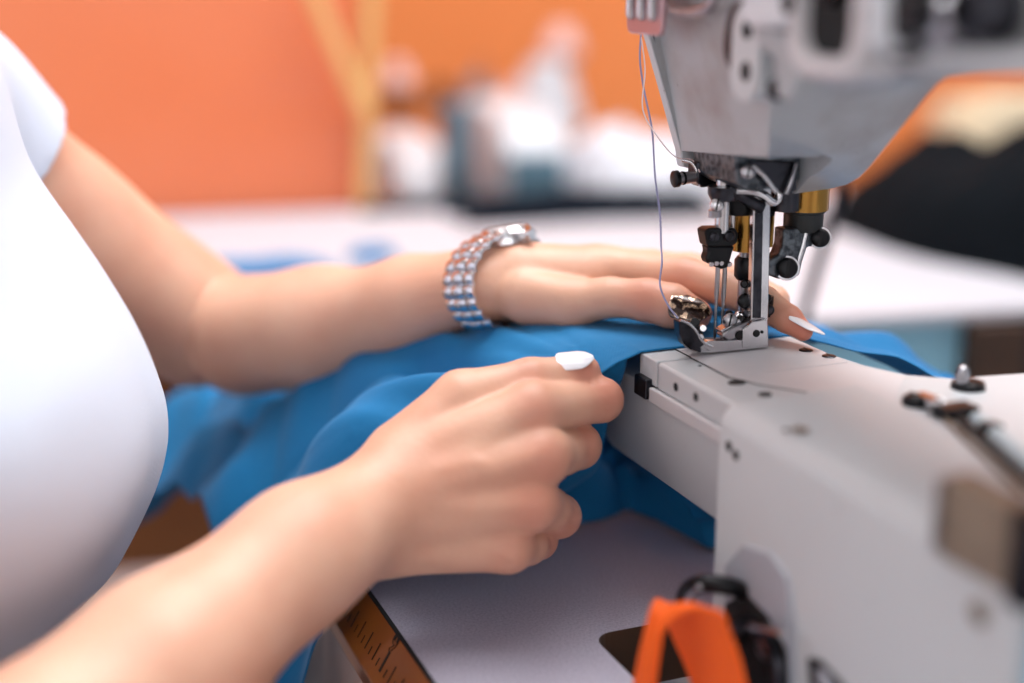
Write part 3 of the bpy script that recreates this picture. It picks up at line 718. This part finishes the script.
# presser foot
yn = -.0200
ft = pp('presser_foot', [(699, 347), (708, 341), (722, 341), (741, 340), (768, 339), (768, 347.5), (740, 350.5), (712, 353), (701, 353)], yn, -.0165, 'chrome', bev=.0004)
pp('foot_sole', [(699, 349), (708, 345), (768, 343), (768, 347), (740, 350), (702, 353)], -.0168, -.004, 'steel', ft, bev=.0003)
def toe(y0, y1, m, pts, name):
    return pp(name, pts, y0, y1, m, ft, bev=.0007)
toe(yn, -.0145, 'dark_steel', [(679, 321), (680, 334), (684, 344), (691, 350), (702, 353), (714, 352), (706, 345), (699, 336), (694, 327), (687, 323)], 'foot_toe')
toe(-.0140, -.0035, 'dark_steel', [(690, 322), (691, 332), (695, 341), (702, 348), (712, 348), (706, 341), (703, 332), (700, 325)], 'foot_toe')
MM().tube(spline([PY(680, 320, yn-.0004), PY(689, 324, yn-.0004), PY(696, 331, yn-.0004), PY(702, 341, yn-.0004), PY(712, 347, yn-.0004)]), .0006).build('toe_rim', 'chrome', ft)
for u, v, r, m in ((695, 322, 4.5, 'black'), (703, 328, 3.5, 'chrome'), (701, 337, 3, 'steel')):
    scr(PY(u, v, -.016), TOC, r*SC, .0016, m, ft, 'toe_screw', False)
fb = pp('foot_shank', [(743, 330), (752, 322), (768, 319), (769, 346), (743, 348)], yn-.0008, -.008, 'chrome', ft, bev=.0005)
pp('foot_hinge', [(722, 336), (733, 328), (742, 324), (757, 318), (758, 324), (744, 330), (742, 338), (728, 341)], yn+.001, -.013, 'steel', ft, bev=.0008)
pp('foot_spring_bar', [(721, 331), (735, 323), (740, 319), (742, 322), (737, 328), (724, 335)], -.017, -.011, 'chrome', ft, bev=.0006)
for u, v, r, m, y in ((756.5, 333.5, 3.6, 'hole', yn-.0009), (739, 335, 4.2, 'hole', yn+.0008), (762, 332, 1.5, 'hole', yn-.0009)): scr(PY(u, v, y), (0, -1, 0), r*SC, .0003, m, ft, 'foot_hole', False)
scr(PY(730, 320, -.014), TOC, 7*SC, .003, 'steel', ft); scr(PY(729, 314, -.012), TOC, 4*SC, .003, 'black', ft)
scr(PY(740, 319, -.014), TOC, 4*SC, .003, 'black', ft)
# ---- loose thread
mb = MB(); pts = [PY(641, 34, .03), PY(640, 60, .03), PY(644, 90, .03), PY(652, 130, .028), PY(655, 175, .026), PY(660, 215, .022), PY(661, 245, .016), PY(662, 262, .010)]
pts += [PY(660, 285, .004), PY(668, 305, -.002), PY(678, 318, -.006)]
o = mb.tube([W(p) for p in spline(pts)], .00042, 8).build('sewing_thread', 'thread'); tag(o, 'thin lilac sewing thread hanging from the head down to the presser foot', 'thread')
mb = MB(); pts = [PY(641, 36, .03), PY(645, 70, .026), PY(643, 110, .02), PY(660, 140, .012), PY(676, 157, .008), PY(692, 160, .006), PY(700, 172, .0)]
o = mb.tube([W(p) for p in spline(pts)], .00030, 8).build('sewing_thread', 'thread_white'); tag(o, 'pale thread looping from the head to the small guide stud', 'thread')

# ================================================================== TABLE
table = empty('sewing_table', (OX, OY, 0), ANG); tag(table, 'grey speckled sewing machine table with a ruler along its wooden edge', 'table')
ZT = .75
bm = bmesh.new()
outer = [(-.1465, -.42), (.19, -.42), (.19, .40), (-.1465, .40)]
hole = rrect(-.0730, .155, -.405, -.0350, .009)
vo = [bm.verts.new((x, y, ZT)) for x, y in outer]; vh = [bm.verts.new((x, y, ZT)) for x, y in hole]
es = [bm.edges.new((l[i], l[(i+1) % len(l)])) for l in (vo, vh) for i in range(len(l))]
bmesh.ops.triangle_fill(bm, edges=es, use_beauty=True)
bm.faces.ensure_lookup_table()
r = bmesh.ops.extrude_face_region(bm, geom=bm.faces[:])
bmesh.ops.translate(bm, verts=[g for g in r['geom'] if isinstance(g, bmesh.types.BMVert)], vec=(0, 0, -.028))
bmesh.ops.recalc_face_normals(bm, faces=bm.faces)
me = bpy.data.meshes.new('tabletop'); bm.to_mesh(me); bm.free()
tt = link('tabletop', me, 'table', table, smooth=False); me.materials.append(M['darkwood'])
for p in me.polygons:
    if abs(p.normal.z) < .5: p.material_index = 1
# slanted wooden edge with a printed ruler
EX0, EX1, EZ0, EZ1 = -.1470, -.1590, .7500, .7300
MBr = MB().prism([(EX0, EZ0), (EX1, EZ1), (EX1+.001, .7200), (EX0, .7200)], 'y', -.42, .40)
rl = MBr.build('ruler_edge', 'ruler', table, bev=.0012, seg=3, label='varnished wooden ruler edge with black marks and numerals')
MB().box(-.1475, -.1462, -.42, .40, .7470, .7507).build('edge_seam', 'hole', table)
fn = Vector((-(EZ0-EZ1), 0, (EX0-EX1))).normalized(); fu = Vector((EX0-EX1, 0, EZ0-EZ1)); flen = fu.length; fu.normalize()
def FP(k, y): return Vector((EX1, y, EZ1))+fu*(flen*k)+fn*.00025
def on_edge(u, v, k):
    z = EZ1+(EZ0-EZ1)*k; return PZ(u, v, z).y
y9 = on_edge(389, 668, .30); y8 = on_edge(361, 612, .30); st = (y8-y9)
def tick(y, k0, k1, w):
    a, b = FP(k0, y), FP(k1, y); n = Vector((0, w/2, 0))
    return MB().poly([[a-n-fn*.0004, a+n-fn*.0004, b+n-fn*.0004, b-n-fn*.0004], [a-n, a+n, b+n, b-n]])
def marks(y_base, nominal):
    for i in range(10):
        y = y_base-st*i/10
        k1, w = (.66, .0017) if i == 0 else ((.60, .0007) if i % 2 == 0 else (.42, .0006))
        tick(y, .26, k1, w).build('ruler_mark', 'ink', rl, smooth=False)
for n in (7, 8, 9, 10): marks(y8-(n-8)*st, n)
def text(s, size, loc, right, up, m, name, par, ext=.0002):
    cu = bpy.data.curves.new(name, 'FONT'); cu.body = s; cu.size = size; cu.extrude = ext; cu.align_x = 'CENTER'; cu.align_y = 'CENTER'; cu.offset = .0003
    t = bpy.data.objects.new('t', cu); COL.objects.link(t); dg = bpy.context.evaluated_depsgraph_get()
    me = bpy.data.meshes.new_from_object(t.evaluated_get(dg)); bpy.data.objects.remove(t)
    nrm = right.cross(up); mtx = Matrix((right, up, nrm)).transposed().to_4x4(); mtx.translation = loc
    me.transform(mtx); return link(name, me, m, par, smooth=False)
for n in (7, 8, 9, 10):
    text(str(n), .0115, FP(.82, y8-(n-8)*st), Vector((0, -1, 0)), fu, 'ink', 'ruler_numeral', rl)
for x in (-.12, .165):
    for y in (-.38, .36):
        MB().box(x-.02, x+.02, y-.02, y+.02, .0, .722).build('leg', 'steel', table, bev=.003)
# orange webbing strap
def ribbon(name, path, wvec, w, m, th=.0012, parent=None):
    mb = MB(); P = spline(path, 10); rings = []
    for i, p in enumerate(P):
        t = (P[min(i+1, len(P)-1)]-P[max(i-1, 0)]).normalized()
        wv = (Vector(wvec)-t*Vector(wvec).dot(t)).normalized(); n = t.cross(wv)
        ww = w(i/(len(P)-1)) if callable(w) else w
        rings.append([p+wv*(ww*s)+n*(th*(.5 if q else -.5)+.0012*math.sin(3*s+5*i/len(P))) for q, ss in ((0, (-.5, -.25, 0, .25, .5)), (1, (.5, .25, 0, -.25, -.5))) for s in ss])
    return mb.poly(rings).build(name, m, parent)
pts = [W(PX(644, 705, -.086)), W(PX(650, 665, -.086)), W(PX(659, 630, -.084)), W(PX(672, 608, -.079)), W(PX(690, 611, -.072)), W(PX(702, 640, -.070)), W(PX(712, 670, -.069)), W(PX(722, 715, -.069))]
rows = [((630, 705), (652, 705), -.088), ((638, 655), (660, 660), -.087), ((650, 612), (666, 628), -.084), ((656, 603), (688, 608), -.079), ((662, 605), (721, 611), -.073), ((673, 630), (729, 636), -.070), ((687, 665), (740, 668), -.068), ((700, 710), (752, 712), -.067)]
La = spline([W(PX(a[0], a[1], x)) for a, b, x in rows], 6); Lb = spline([W(PX(b[0], b[1], x+.002)) for a, b, x in rows], 6)
mb = MB(); rings = []
for i, (p, q) in enumerate(zip(La, Lb)):
    t = (La[min(i+1, len(La)-1)]-La[max(i-1, 0)]); n = t.cross(q-p).normalized()*.0007
    mid = [p.lerp(q, s)+n*(1.2*math.sin(s*9+i*.25)) for s in (0, .04, .25, .5, .75, .96, 1)]
    rings.append([m_+n for m_ in mid]+[m_-n for m_ in mid[::-1]])
o = mb.poly(rings).build('webbing_strap', 'strap')
_old = '''pts = [W(PX(648, 712, -.078)), W(PX(655, 675, -.078)), W(PX(663, 640, -.077)), W(PX(674, 613, -.075)), W(PX(694, 610, -.071)), W(PX(708, 630, -.068)), W(PX(722, 665, -.066)), W(PX(732, 715, -.066))]
'''
tag(o, 'bright orange fabric strap looped over the table cutout beside the machine housing', 'strap')

# ================================================================== BLUE CLOTH
def fold_noise(X, Y):
    return (np.abs(np.sin(X*21+Y*13+1.5*np.sin(Y*17)+.7))**.7*.016+np.abs(np.sin(X*33-Y*27+1.2*np.sin(X*23+2)))**.8*.009
            +.0035*np.sin(X*74+Y*60+2*np.sin(X*40))+.0015*np.sin(X*150-Y*120))
def clothH(X, Y):
    """height of the draped cloth over the machine frame"""
    dx0 = np.maximum(-.048-X, 0); dx1 = np.maximum(X-.036, 0); dy = np.maximum(Y-.064, 0)
    d = np.sqrt((dx0/.155)**2+(dx1/.13)**2+(dy/.16)**2)
    bump = np.exp(-(d**1.35)*1.15)
    h = .7560+.1048*bump
    px, py = -.055, -.01
    a = np.arctan2(Y-py, X-px); r = np.hypot(X-px, Y-py)
    amp = np.clip(r/.10, 0, 1)*np.clip(1.2-r/.42, .25, 1)
    fold = .0080*np.abs(np.sin(a*5.5+1.6*np.sin(r*14)))**.6*2-.008+.0045*np.sin(a*15-r*26+1.3)+.0020*np.sin(a*37+r*60)
    far = np.clip((r-.10)/.15, 0, 1)
    h = h+amp*fold*np.clip(d*3, 0, 1)+far*(fold_noise(X, Y)*1.35+.008)
    flat = np.clip(d*4, 0, 1)
    h = h+(1-flat)*.0002*np.sin(X*160+Y*90)
    steep = 1/(1+np.exp((Y-.095)*45))
    qo = -.160-X+.008*np.sin(Y*55)+.004*np.sin(Y*120+1); out = .006*np.log1p(np.exp(np.clip(qo/.006, -30, 30)))
    q = -.128-X+.006*np.sin(Y*60); soft = .012*np.log1p(np.exp(np.clip(q/.012, -30, 30)))
    h = h-4.5*out*steep-soft*1.15*(1-steep)-soft*.3*steep
    h = np.where(X > -.143, np.maximum(h, .7530), h)
    on_bed = (X > -.0385) & (X < .0385) & (Y < .036)
    h = np.where(on_bed, np.maximum(h, .8608), h)
    k = np.clip((-.0385-X)/.02, 0, 1)*np.clip(1-Y/.02, 0, 1)
    return h-.008*k
def sheet(nx, ny, fx):
    s, t = np.meshgrid(np.linspace(0, 1, nx), np.linspace(0, 1, ny), indexing='ij')
    X, Y, Z = fx(s, t); co = np.stack([X.ravel(), Y.ravel(), Z.ravel()], -1); idx = np.arange(nx*ny).reshape(nx, ny)
    return co, np.stack([idx[:-1, :-1].ravel(), idx[1:, :-1].ravel(), idx[1:, 1:].ravel(), idx[:-1, 1:].ravel()], -1)
def mapA(s, t):
    X0 = -.28+.45*s; Xf = .150+(X0-.17)*.700
    front = np.interp(Xf, [-.17, -.12, -.070, -.039, .036, .05, .09, .15, .17], [.035, .012, .0, -.0060, -.0060, -.012, -.028, -.035, -.03])
    back = np.interp(Xf, [-.28, -.05, .02, .06, .11, .17], [.385, .375, .30, .15, .065, .015])
    Y = front+(back-front)*t
    left = np.interp(Y, [0, .05, .10, .20, .27, .318, .35, .42], [-.165, -.178, -.192, -.192, -.197, -.218, -.226, -.235])
    X = .150+(X0-.17)*(.150-left)/.45+.003*np.sin(Y*60)*np.clip(1-s*3, 0, 1)
    return X, Y, clothH(X, Y)
coA, fA = sheet(300, 230, mapA)
def mapB(s, t):
    X = -.140+.31*s
    y0 = np.interp(X, [-.14, -.06, -.03, -.0, .008, .014, .03, .06, .17], [.10, .088, .074, .080, .055, .018, .006, .004, .004])+.004*np.sin(X*90)
    Y = y0+(.20-y0)*t
    r = np.clip((Y-y0)/.02, 0, 1)
    fo = .013*np.abs(np.sin(X*38+7*np.sin(Y*26)))**.7+.008*np.abs(np.sin(Y*60+X*33))+.003*np.sin(X*130+Y*40)
    return X, Y, .7525+r*(fo*.9+.006)+.020*np.clip((Y-.11)/.1, 0, 1)
coB, fB = sheet(150, 90, mapB)
def mapC(s, t):
    X = -.135+.094*s
    zt = clothH(X, np.full_like(X, .006))-.001
    yf = np.interp(X, [-.14, -.062, -.041], [.016, .003, .001])
    Y = yf+.075*t**1.2+.007*np.sin(X*110+t*5)*t
    return X+.004*np.sin(t*7+X*60)*t, Y, zt+(.7620-zt)*t**.8+.003*np.sin(X*150+t*9)*t*(1-t)*4
coC, fC = sheet(60, 40, mapC)
co = np.concatenate([coA, coB, coC]); fa = np.concatenate([fA, fB+len(coA), fC+len(coA)+len(coB)])
me = bpy.data.meshes.new('blue_cloth'); me.from_pydata([tuple(W(p)) for p in co.tolist()], [], fa.tolist()); me.update()
cloth = link('blue_cloth', me, 'cloth')
s = cloth.modifiers.new('thick', 'SOLIDIFY'); s.thickness = .0007; s.offset = 0
tag(cloth, 'large piece of blue cotton cloth draped over the machine bed and down the table edge', 'cloth')

# ================================================================== ROOM
def struct(o): o['kind'] = 'structure'; return o
struct(MB().box(-3.2, 3.4, -2.4, 3.1, -.05, 0).build('floor', 'floor', smooth=False))
struct(MB().box(-3.2, 3.4, 2.90, 3.0, 0, 2.9).build('wall_back', 'wall', smooth=False))
def wall_with_window(name, fixed, ax, lo, hi, w0, w1, z0, z1, n, th=.1):
    """a wall with one window opening; ax is the wall's running direction"""
    mb = MB(); B_ = (lambda a, b, c, d: mb.box(a, b, fixed-th, fixed, c, d)) if ax == 'x' else (lambda a, b, c, d: mb.box(fixed-th, fixed, a, b, c, d))
    B_(lo, w0, 0, 2.9); B_(w1, hi, 0, 2.9); B_(w0, w1, 0, z0); B_(w0, w1, z1, 2.9)
    struct(mb.build(name, 'ceiling', smooth=False))
    r = struct(empty('window_%d' % n)); mb = MB()
    B_ = (lambda a, b, c, d, e=.03: mb.box(a, b, fixed-e-.03, fixed-.03, c, d)) if ax == 'x' else (lambda a, b, c, d, e=.03: mb.box(fixed-e-.03, fixed-.03, a, b, c, d))
    for a in np.linspace(w0, w1, 4): B_(a-.03, a+.03, z0, z1)
    B_(w0, w1, z0, z0+.06); B_(w0, w1, z1-.06, z1); mb.build('window_frame', 'ceiling', r, smooth=False)
    mb = MB(); B_(w0, w1, z0, z1, .005); mb.build('window_pane', 'daylight', r, smooth=False)
m = bpy.data.materials.new('bright_window_daylight'); m.use_nodes = True; b = m.node_tree.nodes['Principled BSDF']; b.inputs['Emission Color'].default_value = (.92, .96, 1, 1); b.inputs['Emission Strength'].default_value = 1.25; M['daylight'] = m
wall_with_window('wall_left', -3.1, 'y', -2.4, 3.0, -1.6, 1.8, .95, 2.35, 1)
wall_with_window('wall_front', -2.3, 'x', -3.2, 3.4, -1.6, 2.2, .95, 2.35, 2)
struct(MB().box(-3.2, 3.4, -2.4, 3.1, 2.9, 2.95).build('ceiling', 'ceiling', smooth=False))
# far white table, in its own frame
A0, A1 = WZ(809, 318, ZT), WZ(1024, 306, ZT); dv = Vector((A1.x-A0.x, A1.y-A0.y, 0)).normalized(); nv = Vector((-dv.y, dv.x, 0))
fa_ = math.atan2(dv.y, dv.x)
def T(a, b, z=0): q = A0.xy.to_3d()+dv*a+nv*b; return Vector((q.x, q.y, z))
def TB(u, v, b):              # point on the vertical plane b of the far table's frame, for a pixel: (a, z)
    r = ray(u, v); t = (nv.x*A0.x+nv.y*A0.y+b)/(nv.x*r[0]+nv.y*r[1]); p = Vector((r[0]*t, r[1]*t, 0))-A0.xy.to_3d()
    return p.dot(dv), CZ+r[2]*t
def far_empty(name, a, b, z, rz=0): return empty(name, T(a, b, z), fa_+rz)
ft_ = far_empty('work_table', 0, 0, 0); tag(ft_, 'long white worktable in the background behind the sewing machine', 'table')
MB().box(-1.1, 1.1, 0, .585, .740, .75).build('tabletop', 'white_top', ft_, bev=.002)
MB().box(-.42, 1.05, .012, .028, .60, .740).build('front_board', 'pale_blue', ft_, label='pale blue board under the white tabletop')
MB().box(-1.05, -.425, .012, .028, .585, .740).build('wooden_board', 'wood', ft_, label='brown wooden board under the white tabletop')
ad = TB(974, 340, -.01)[0]
dr = MB().box(ad, ad+.048, -.012, .011, .60, .7385).build('drawer', 'darkwood', ft_, bev=.002, label='small dark brown wooden drawer')
MB().box(ad+.049, ad+.16, -.004, .011, .58, .7385).build('drawer_gap', 'hole', ft_)
for x in (-1.03, 1.03):
    for y in (.06, .53): MB().box(x-.02, x+.02, y-.02, y+.02, 0, .740).build('leg', 'steel', ft_, bev=.003)
a1 = TB(357, 100, .60)[0]
o = far_empty('partition_panel', 0, 0, 0); tag(o, 'glossy orange partition panel standing behind the white table at left', 'partition')
MB().box(-1.5, a1, .60, .622, .70, 1.60).build('board', 'panel', o, bev=.003)
for x in (-1.45, a1-.05): MB().box(x-.02, x+.02, .60, .622, .0, .6995).build('leg', 'steel', o)
bt = far_empty('machine_bench', 0, 0, 0); tag(bt, 'long pale bench behind the white table carrying the background sewing machines', 'table')
MB().box(a1+.02, 1.4, .68, 1.46, .53, .56).build('bench_top', 'white_top', bt, bev=.003)
for x in (a1+.06, 1.35):
    for y in (.72, 1.42): MB().box(x-.02, x+.02, y-.02, y+.02, 0, .53).build('leg', 'steel', bt)
def on_far(u, v, z=.75): return WZ(u, v, z)
def heap(name, m, a, b, rx, ry, h, rz, z0, seed, label, cat, flat=.35, group=None, skew=0, fk=.18):
    rnd = np.random.RandomState(seed); n = 56; ph = rnd.rand(8)*6.3
    xs = np.linspace(-1, 1, n); X, Y = np.meshgrid(xs, xs, indexing='ij'); rr = (np.abs(X)**3+np.abs(Y)**3)**(1/3)
    Z = np.clip(1-rr**3, 0, 1)**flat
    fo = .5*np.sin(7*X+2.5*np.sin(4*Y+ph[0])+ph[1])+.3*np.sin(11*Y+2*np.sin(5*X+ph[2])+ph[3])+.2*np.sin(19*X-9*Y+ph[4])
    Z = h*Z*(1-fk+fk*fo)*(1+skew*X)+.001
    wob = 1+.06*np.sin(5*np.arctan2(Y, X)+ph[5])
    v = [(x*rx*w, y*ry*w, z) for x, y, z, w in zip(X.ravel(), Y.ravel(), Z.ravel(), wob.ravel())]
    f = [(i*n+j, (i+1)*n+j, (i+1)*n+j+1, i*n+j+1) for i in range(n-1) for j in range(n-1)]
    b_ = len(v); rim = [(i, 0) for i in range(n)]+[(n-1, j) for j in range(1, n)]+[(i, n-1) for i in range(n-2, -1, -1)]+[(0, j) for j in range(n-2, 0, -1)]
    for (i, j) in rim: q = v[i*n+j]; v.append((q[0], q[1], 0))
    k = len(rim)
    for c in range(k):
        i, j = rim[c]; i2, j2 = rim[(c+1) % k]; f.append((i*n+j, b_+c, b_+(c+1) % k, i2*n+j2))
    f.append([b_+c for c in range(k)])
    me = bpy.data.meshes.new(name); me.from_pydata(v, [], f); me.update()
    o = link(name, me, m); o.location = T(a, b, z0); o.rotation_euler = (0, 0, fa_+rz)
    tag(o, label, cat, group); return o
def ab(u, v, z=.75):
    p = WZ(u, v, z)-A0; p.z = 0; return p.dot(dv), p.dot(nv)
a, b = ab(372, 253, .755); heap('blue_scrap', 'cloth', a, b, .022, .018, .012, .2, .75, 3, 'small blue cloth scrap on the white table behind the wristwatch', 'cloth scrap')
a, b = ab(250, 268, .755); heap('blue_scrap', 'cloth', a, b, .07, .03, .012, .2, .75, 5, 'blue cloth scrap on the white table beyond the far elbow', 'cloth scrap')
# dark cloth in front of the machines: on the rear strip of the table
al, ar = TB(455, 215, .50)[0], TB(712, 215, .50)[0]
heap('dark_cloth', 'bluecloth2', (al+ar)/2, .50, (ar-al)/2, .055, .026, 0, .75, 8, 'flat strip of dark navy cloth on the white table in front of the background machines', 'cloth pile')
al, ar = TB(362, 200, .56)[0], TB(452, 200, .56)[0]
heap('dark_cloth', 'bluecloth2', (al+ar)/2, .560, (ar-al)/2, .014, .010, 0, .75, 9, 'thin dark folded cloth left of the navy strip, below the pale poles', 'cloth pile')
# black heap at the right, its front edge running nearer to the right
p0, p1 = Vector(ab(828, 222)), Vector(ab(1090, 288)); dd = p1-p0; rot = math.atan2(dd.y, dd.x); nn_ = Vector((-dd.y, dd.x)).normalized(); c = (p0+p1)/2+nn_*.135
heap('black_cloth', 'blackcloth', c.x+.0, c.y, dd.length*.60, .17, .125, rot, .75, 11, 'large heap of black cloth on the white table at the right', 'cloth pile', flat=.4, skew=.25)
def rev_h(n, m, p0, p1, prof, parent, k=24): return MB().rev(p0, p1, prof, k).build(n, m, parent)
def bg_machine(u, b, rz, m, label, sc=1, m2='tealmetal', z=.56):
    a = TB(u, 150, b)[0]; o = far_empty('background_machine', a, b, z, rz); tag(o, label, 'sewing machine', 'sewing machines on the background bench')
    k = sc
    def q(l): return [(x*k, y*k) for x, y in l]
    MB().box(-.235*k, .20*k, -.075*k, .075*k, 0, .018*k).build('bed', m, o, bev=.004, seg=3)
    MB().prism(q([(-.215, .10), (-.13, .10), (-.125, .13), (-.09, .148), (.03, .15), (.075, .13), (.085, .018), (.185, .018), (.19, .23), (.15, .26), (-.17, .26), (-.215, .23)]), 'y', -.045*k, .045*k).build('arm', m, o, bev=.014*k, seg=3)
    MB().rev((.186*k, 0, .19*k), (.225*k, 0, .19*k), [(0, .03*k), (.3, .065*k), (.8, .068*k), (1, .045*k)], 28).build('handwheel', m, o)
    MB().rev((-.17*k, 0, .105*k), (-.17*k, 0, .035*k), [(0, .008*k), (1, .008*k)], 12).build('needle_bar', 'steel', o)
    MB().box(-.19*k, -.15*k, -.015*k, .015*k, .018*k, .035*k).build('presser_foot', 'steel', o)
    MB().box(-.225*k, -.214*k, -.035*k, .035*k, .115*k, .22*k).build('face_plate', m2, o, bev=.003*k)
    for x in (-.03, .05): MB().rev((x*k, -.044*k, .20*k), (x*k, -.07*k, .20*k), [(0, .02*k), (.5, .022*k), (1, .012*k)], 18).build('tension_dial', 'black', o)
    return o
bg_machine(412, .96, R(88), 'bgmachine', 'blurred white sewing machine beside the pale poles', .84, m2='bgmachine')
al, ar = TB(447, 150, .74)[0], TB(474, 150, .74)[0]
o = far_empty('dark_box', (al+ar)/2, .77, .56); tag(o, 'upright dark blue-grey box added as darkness between the two white background machines', 'box')  # invented box, added to darken the space between the machines
MB().box(-(ar-al)/2, (ar-al)/2, -.02, .02, 0, TB(460, 104, .75)[1]-.56).build('box_body', 'tealmetal', o, bev=.004); MB().box(-(ar-al)/2+.004, .004, -.024, -.0205, .02, .20).build('front_cover', 'black', o, bev=.001)
bg_machine(512, .98, R(86), 'bgmachine', 'blurred white sewing machine with blue-grey fittings in the middle of the bench', 1.0)
bg_machine(1068, 1.05, R(178), 'cream', 'blurred cream sewing machine behind the black cloth heap', 1.0)
al, ar = TB(556, 160, .85)[0], TB(735, 160, .85)[0]
heap('white_cloth', 'whitecloth', (al+ar)/2, .84, (ar-al)/2, .12, .245, 0, .56, 21, 'tall pile of white cloth on the bench right of the background machines', 'cloth pile', flat=.22, skew=-.12, fk=.07)
def cone(u, v, b, r, h, m, label, cat='thread cone', par=None):
    a, z = TB(u, v, b); o = far_empty('thread_cone', a, b, z); tag(o, label, cat)
    MB().rev((0, 0, -h/2), (0, 0, h/2), [(0, r), (.1, r), (.9, r*.62), (1, r*.3)], 28).build('thread', m, o)
    MB().rev((0, 0, -h/2-.010), (0, 0, -h/2-.0005), [(0, r*1.15), (1, r*1.1)], 28).build('cone_base', 'black' if m == 'black' else m, o)
    return o
def stand(u, b, vtop, label, rests):
    a, z1 = TB(u, vtop, b); o = far_empty('thread_stand', a, b, .56); tag(o, label, 'thread stand')
    MB().rev((0, 0, 0), (0, 0, z1-.56), [(0, .004), (1, .004)], 12).build('pole', 'steel', o)
    MB().rev((0, 0, 0), (0, 0, .012), [(0, .035), (1, .03)], 24).build('base', 'black', o)
    for (uu, vv, rr) in rests:
        a2, z = TB(uu, vv, b-.03); dx = a2-a
        MB().rev((dx, -.03, z-.56-.004), (dx, -.03, z-.56), [(0, rr), (1, rr)], 20).build('tray', 'tealmetal', o)
        MB().tube([(0, 0, z-.562), (dx, -.03, z-.562)], .003).build('bar', 'steel', o)
    return o
stand(482, 1.32, 60, 'thin blurred thread stand between the background machines', [(398, 112, .02), (440, 108, .02), (476, 124, .02), (512, 116, .02)])
stand(570, 1.34, 30, 'blurred thread stand carrying the big white cone', [(548, 128, .05), (562, 54, .03)])
cone(548, 88, 1.31, 0.0570, 0.0935, 'bgmachine', 'big blurred white thread cone standing above the background machines')
cone(562, 36, 1.31, 0.0296, 0.0342, 'pinkcone', 'small blurred pink thread cone above the big white cone')
cone(398, 98, 1.29, 0.0228, 0.0342, 'black', 'small blurred black spool beside the pale poles')
cone(398, 70, 1.29, 0.0228, 0.0274, 'pinkcone', 'small blurred pink spool above the black spool')
cone(440, 92, 1.29, 0.0205, 0.0388, 'darkwood', 'blurred brown spool between the black spool and the thin stand')
cone(476, 96, 1.29, 0.0251, 0.0684, 'tealmetal', 'tall blurred grey-blue spool beside the thin stand')
cone(512, 97, 1.29, 0.0205, 0.0479, 'pinkcone', 'small blurred pale spool left of the big white cone')
# pale wooden poles, standing on the bench and leaning on the wall
for (ua, va, ba, ub, vb, bb, lab) in ((300, -40, .560, 364, 112, .562, 'pale wooden pole leaning to the upper left behind the white table'), (374, -60, .578, 364, 190, .578, 'upright pale wooden pole in front of the orange wall')):
    (x0, z0), (x1, z1) = TB(ua, va, ba), TB(ub, vb, bb)
    P0 = T(x0, ba, z0); P1 = T(x1, bb, z1); dr_ = (P1-P0); P2 = P0+dr_*((P0.z-.752)/(P0.z-P1.z)) if vb > 150 else P1
    o = MB().cyl(P0, P2, .0085, .0085, 16).build('wooden_pole', 'pine'); tag(o, lab, 'pole')
# thin grey cord hanging behind the head down to the table
o = MB().tube(spline([WY(845, 150, .98), WY(838, 200, .98), WY(826, 240, .99), WY(812, 285, 1.0), WY(803, 322, 1.01), WY(801, 350, 1.02)]), .0042).build('grey_cord', 'dark_steel'); tag(o, 'blurred grey cord hanging behind the brass collar of the machine head', 'cord')
o = empty('stool', (-.34, .55, 0)); tag(o, 'round stool under the seated person', 'stool')
MB().rev((0, 0, .40), (0, 0, .455), [(0, .15), (.2, .17), (.9, .17), (1, .15)], 32).build('seat', 'black', o)
for a in range(4):
    t = R(45+90*a); MB().cyl((.10*math.cos(t), .10*math.sin(t), .41), (.17*math.cos(t), .17*math.sin(t), 0), .012).build('leg', 'steel', o)
# ceiling lamps (fixtures) and their light
m = bpy.data.materials.new('lamp_glow'); m.use_nodes = True; b = m.node_tree.nodes['Principled BSDF']; b.inputs['Emission Color'].default_value = (1, .98, .96, 1); b.inputs['Emission Strength'].default_value = 4; M['lamp'] = m
for i, (x, y) in enumerate(((-.9, .2), (.9, .2), (-.9, 1.7), (.9, 1.7))):
    o = empty('ceiling_lamp', (x, y, 2.86)); tag(o, 'long fluorescent ceiling lamp over the workroom', 'ceiling lamp', 'ceiling lamps')
    MB().box(-.62, .62, -.09, .09, 0, .04).build('lamp_body', 'ceiling', o); MB().box(-.6, .6, -.07, .07, -.02, 0).build('diffuser', 'lamp', o)
def area(loc, tgt, sx, sy, e, col):
    l = bpy.data.lights.new('area', 'AREA'); l.shape = 'RECTANGLE'; l.size = sx; l.size_y = sy; l.energy = e; l.color = col
    o = bpy.data.objects.new('light', l); COL.objects.link(o); o.location = loc; o.rotation_euler = (Vector(tgt)-Vector(loc)).to_track_quat('-Z', 'Y').to_euler(); return o
area((.3, 1.0, 2.80), (.1, .8, 0), 2.0, 1.3, 78, (.95, .98, 1))
area((-2.6, -.6, 1.9), (0, .8, .8), 1.8, 1.6, 5, (.93, .97, 1))
area((2.6, 1.2, 1.9), (0, .8, .8), 1.6, 1.4, 7, (.96, .98, 1))
w = bpy.data.worlds.new('world'); S.world = w; w.use_nodes = True
bg = w.node_tree.nodes['Background']; bg.inputs[0].default_value = (.80, .86, 1, 1); bg.inputs[1].default_value = .42
# camera
cam = bpy.data.cameras.new('camera'); co_ = bpy.data.objects.new('camera', cam); COL.objects.link(co_)
co_.location = (0, 0, CZ); co_.rotation_euler = (math.pi/2-TH, 0, 0)
cam.sensor_width = 36; cam.lens = F*36/1024; cam.clip_start = .02
cam.dof.use_dof = True; cam.dof.focus_distance = .605; cam.dof.aperture_fstop = 2.1
S.camera = co_
S.view_settings.view_transform = 'Standard'; S.view_settings.look = 'None'; S.view_settings.exposure = .05; S.view_settings.gamma = 1
S.cycles.use_denoising = True
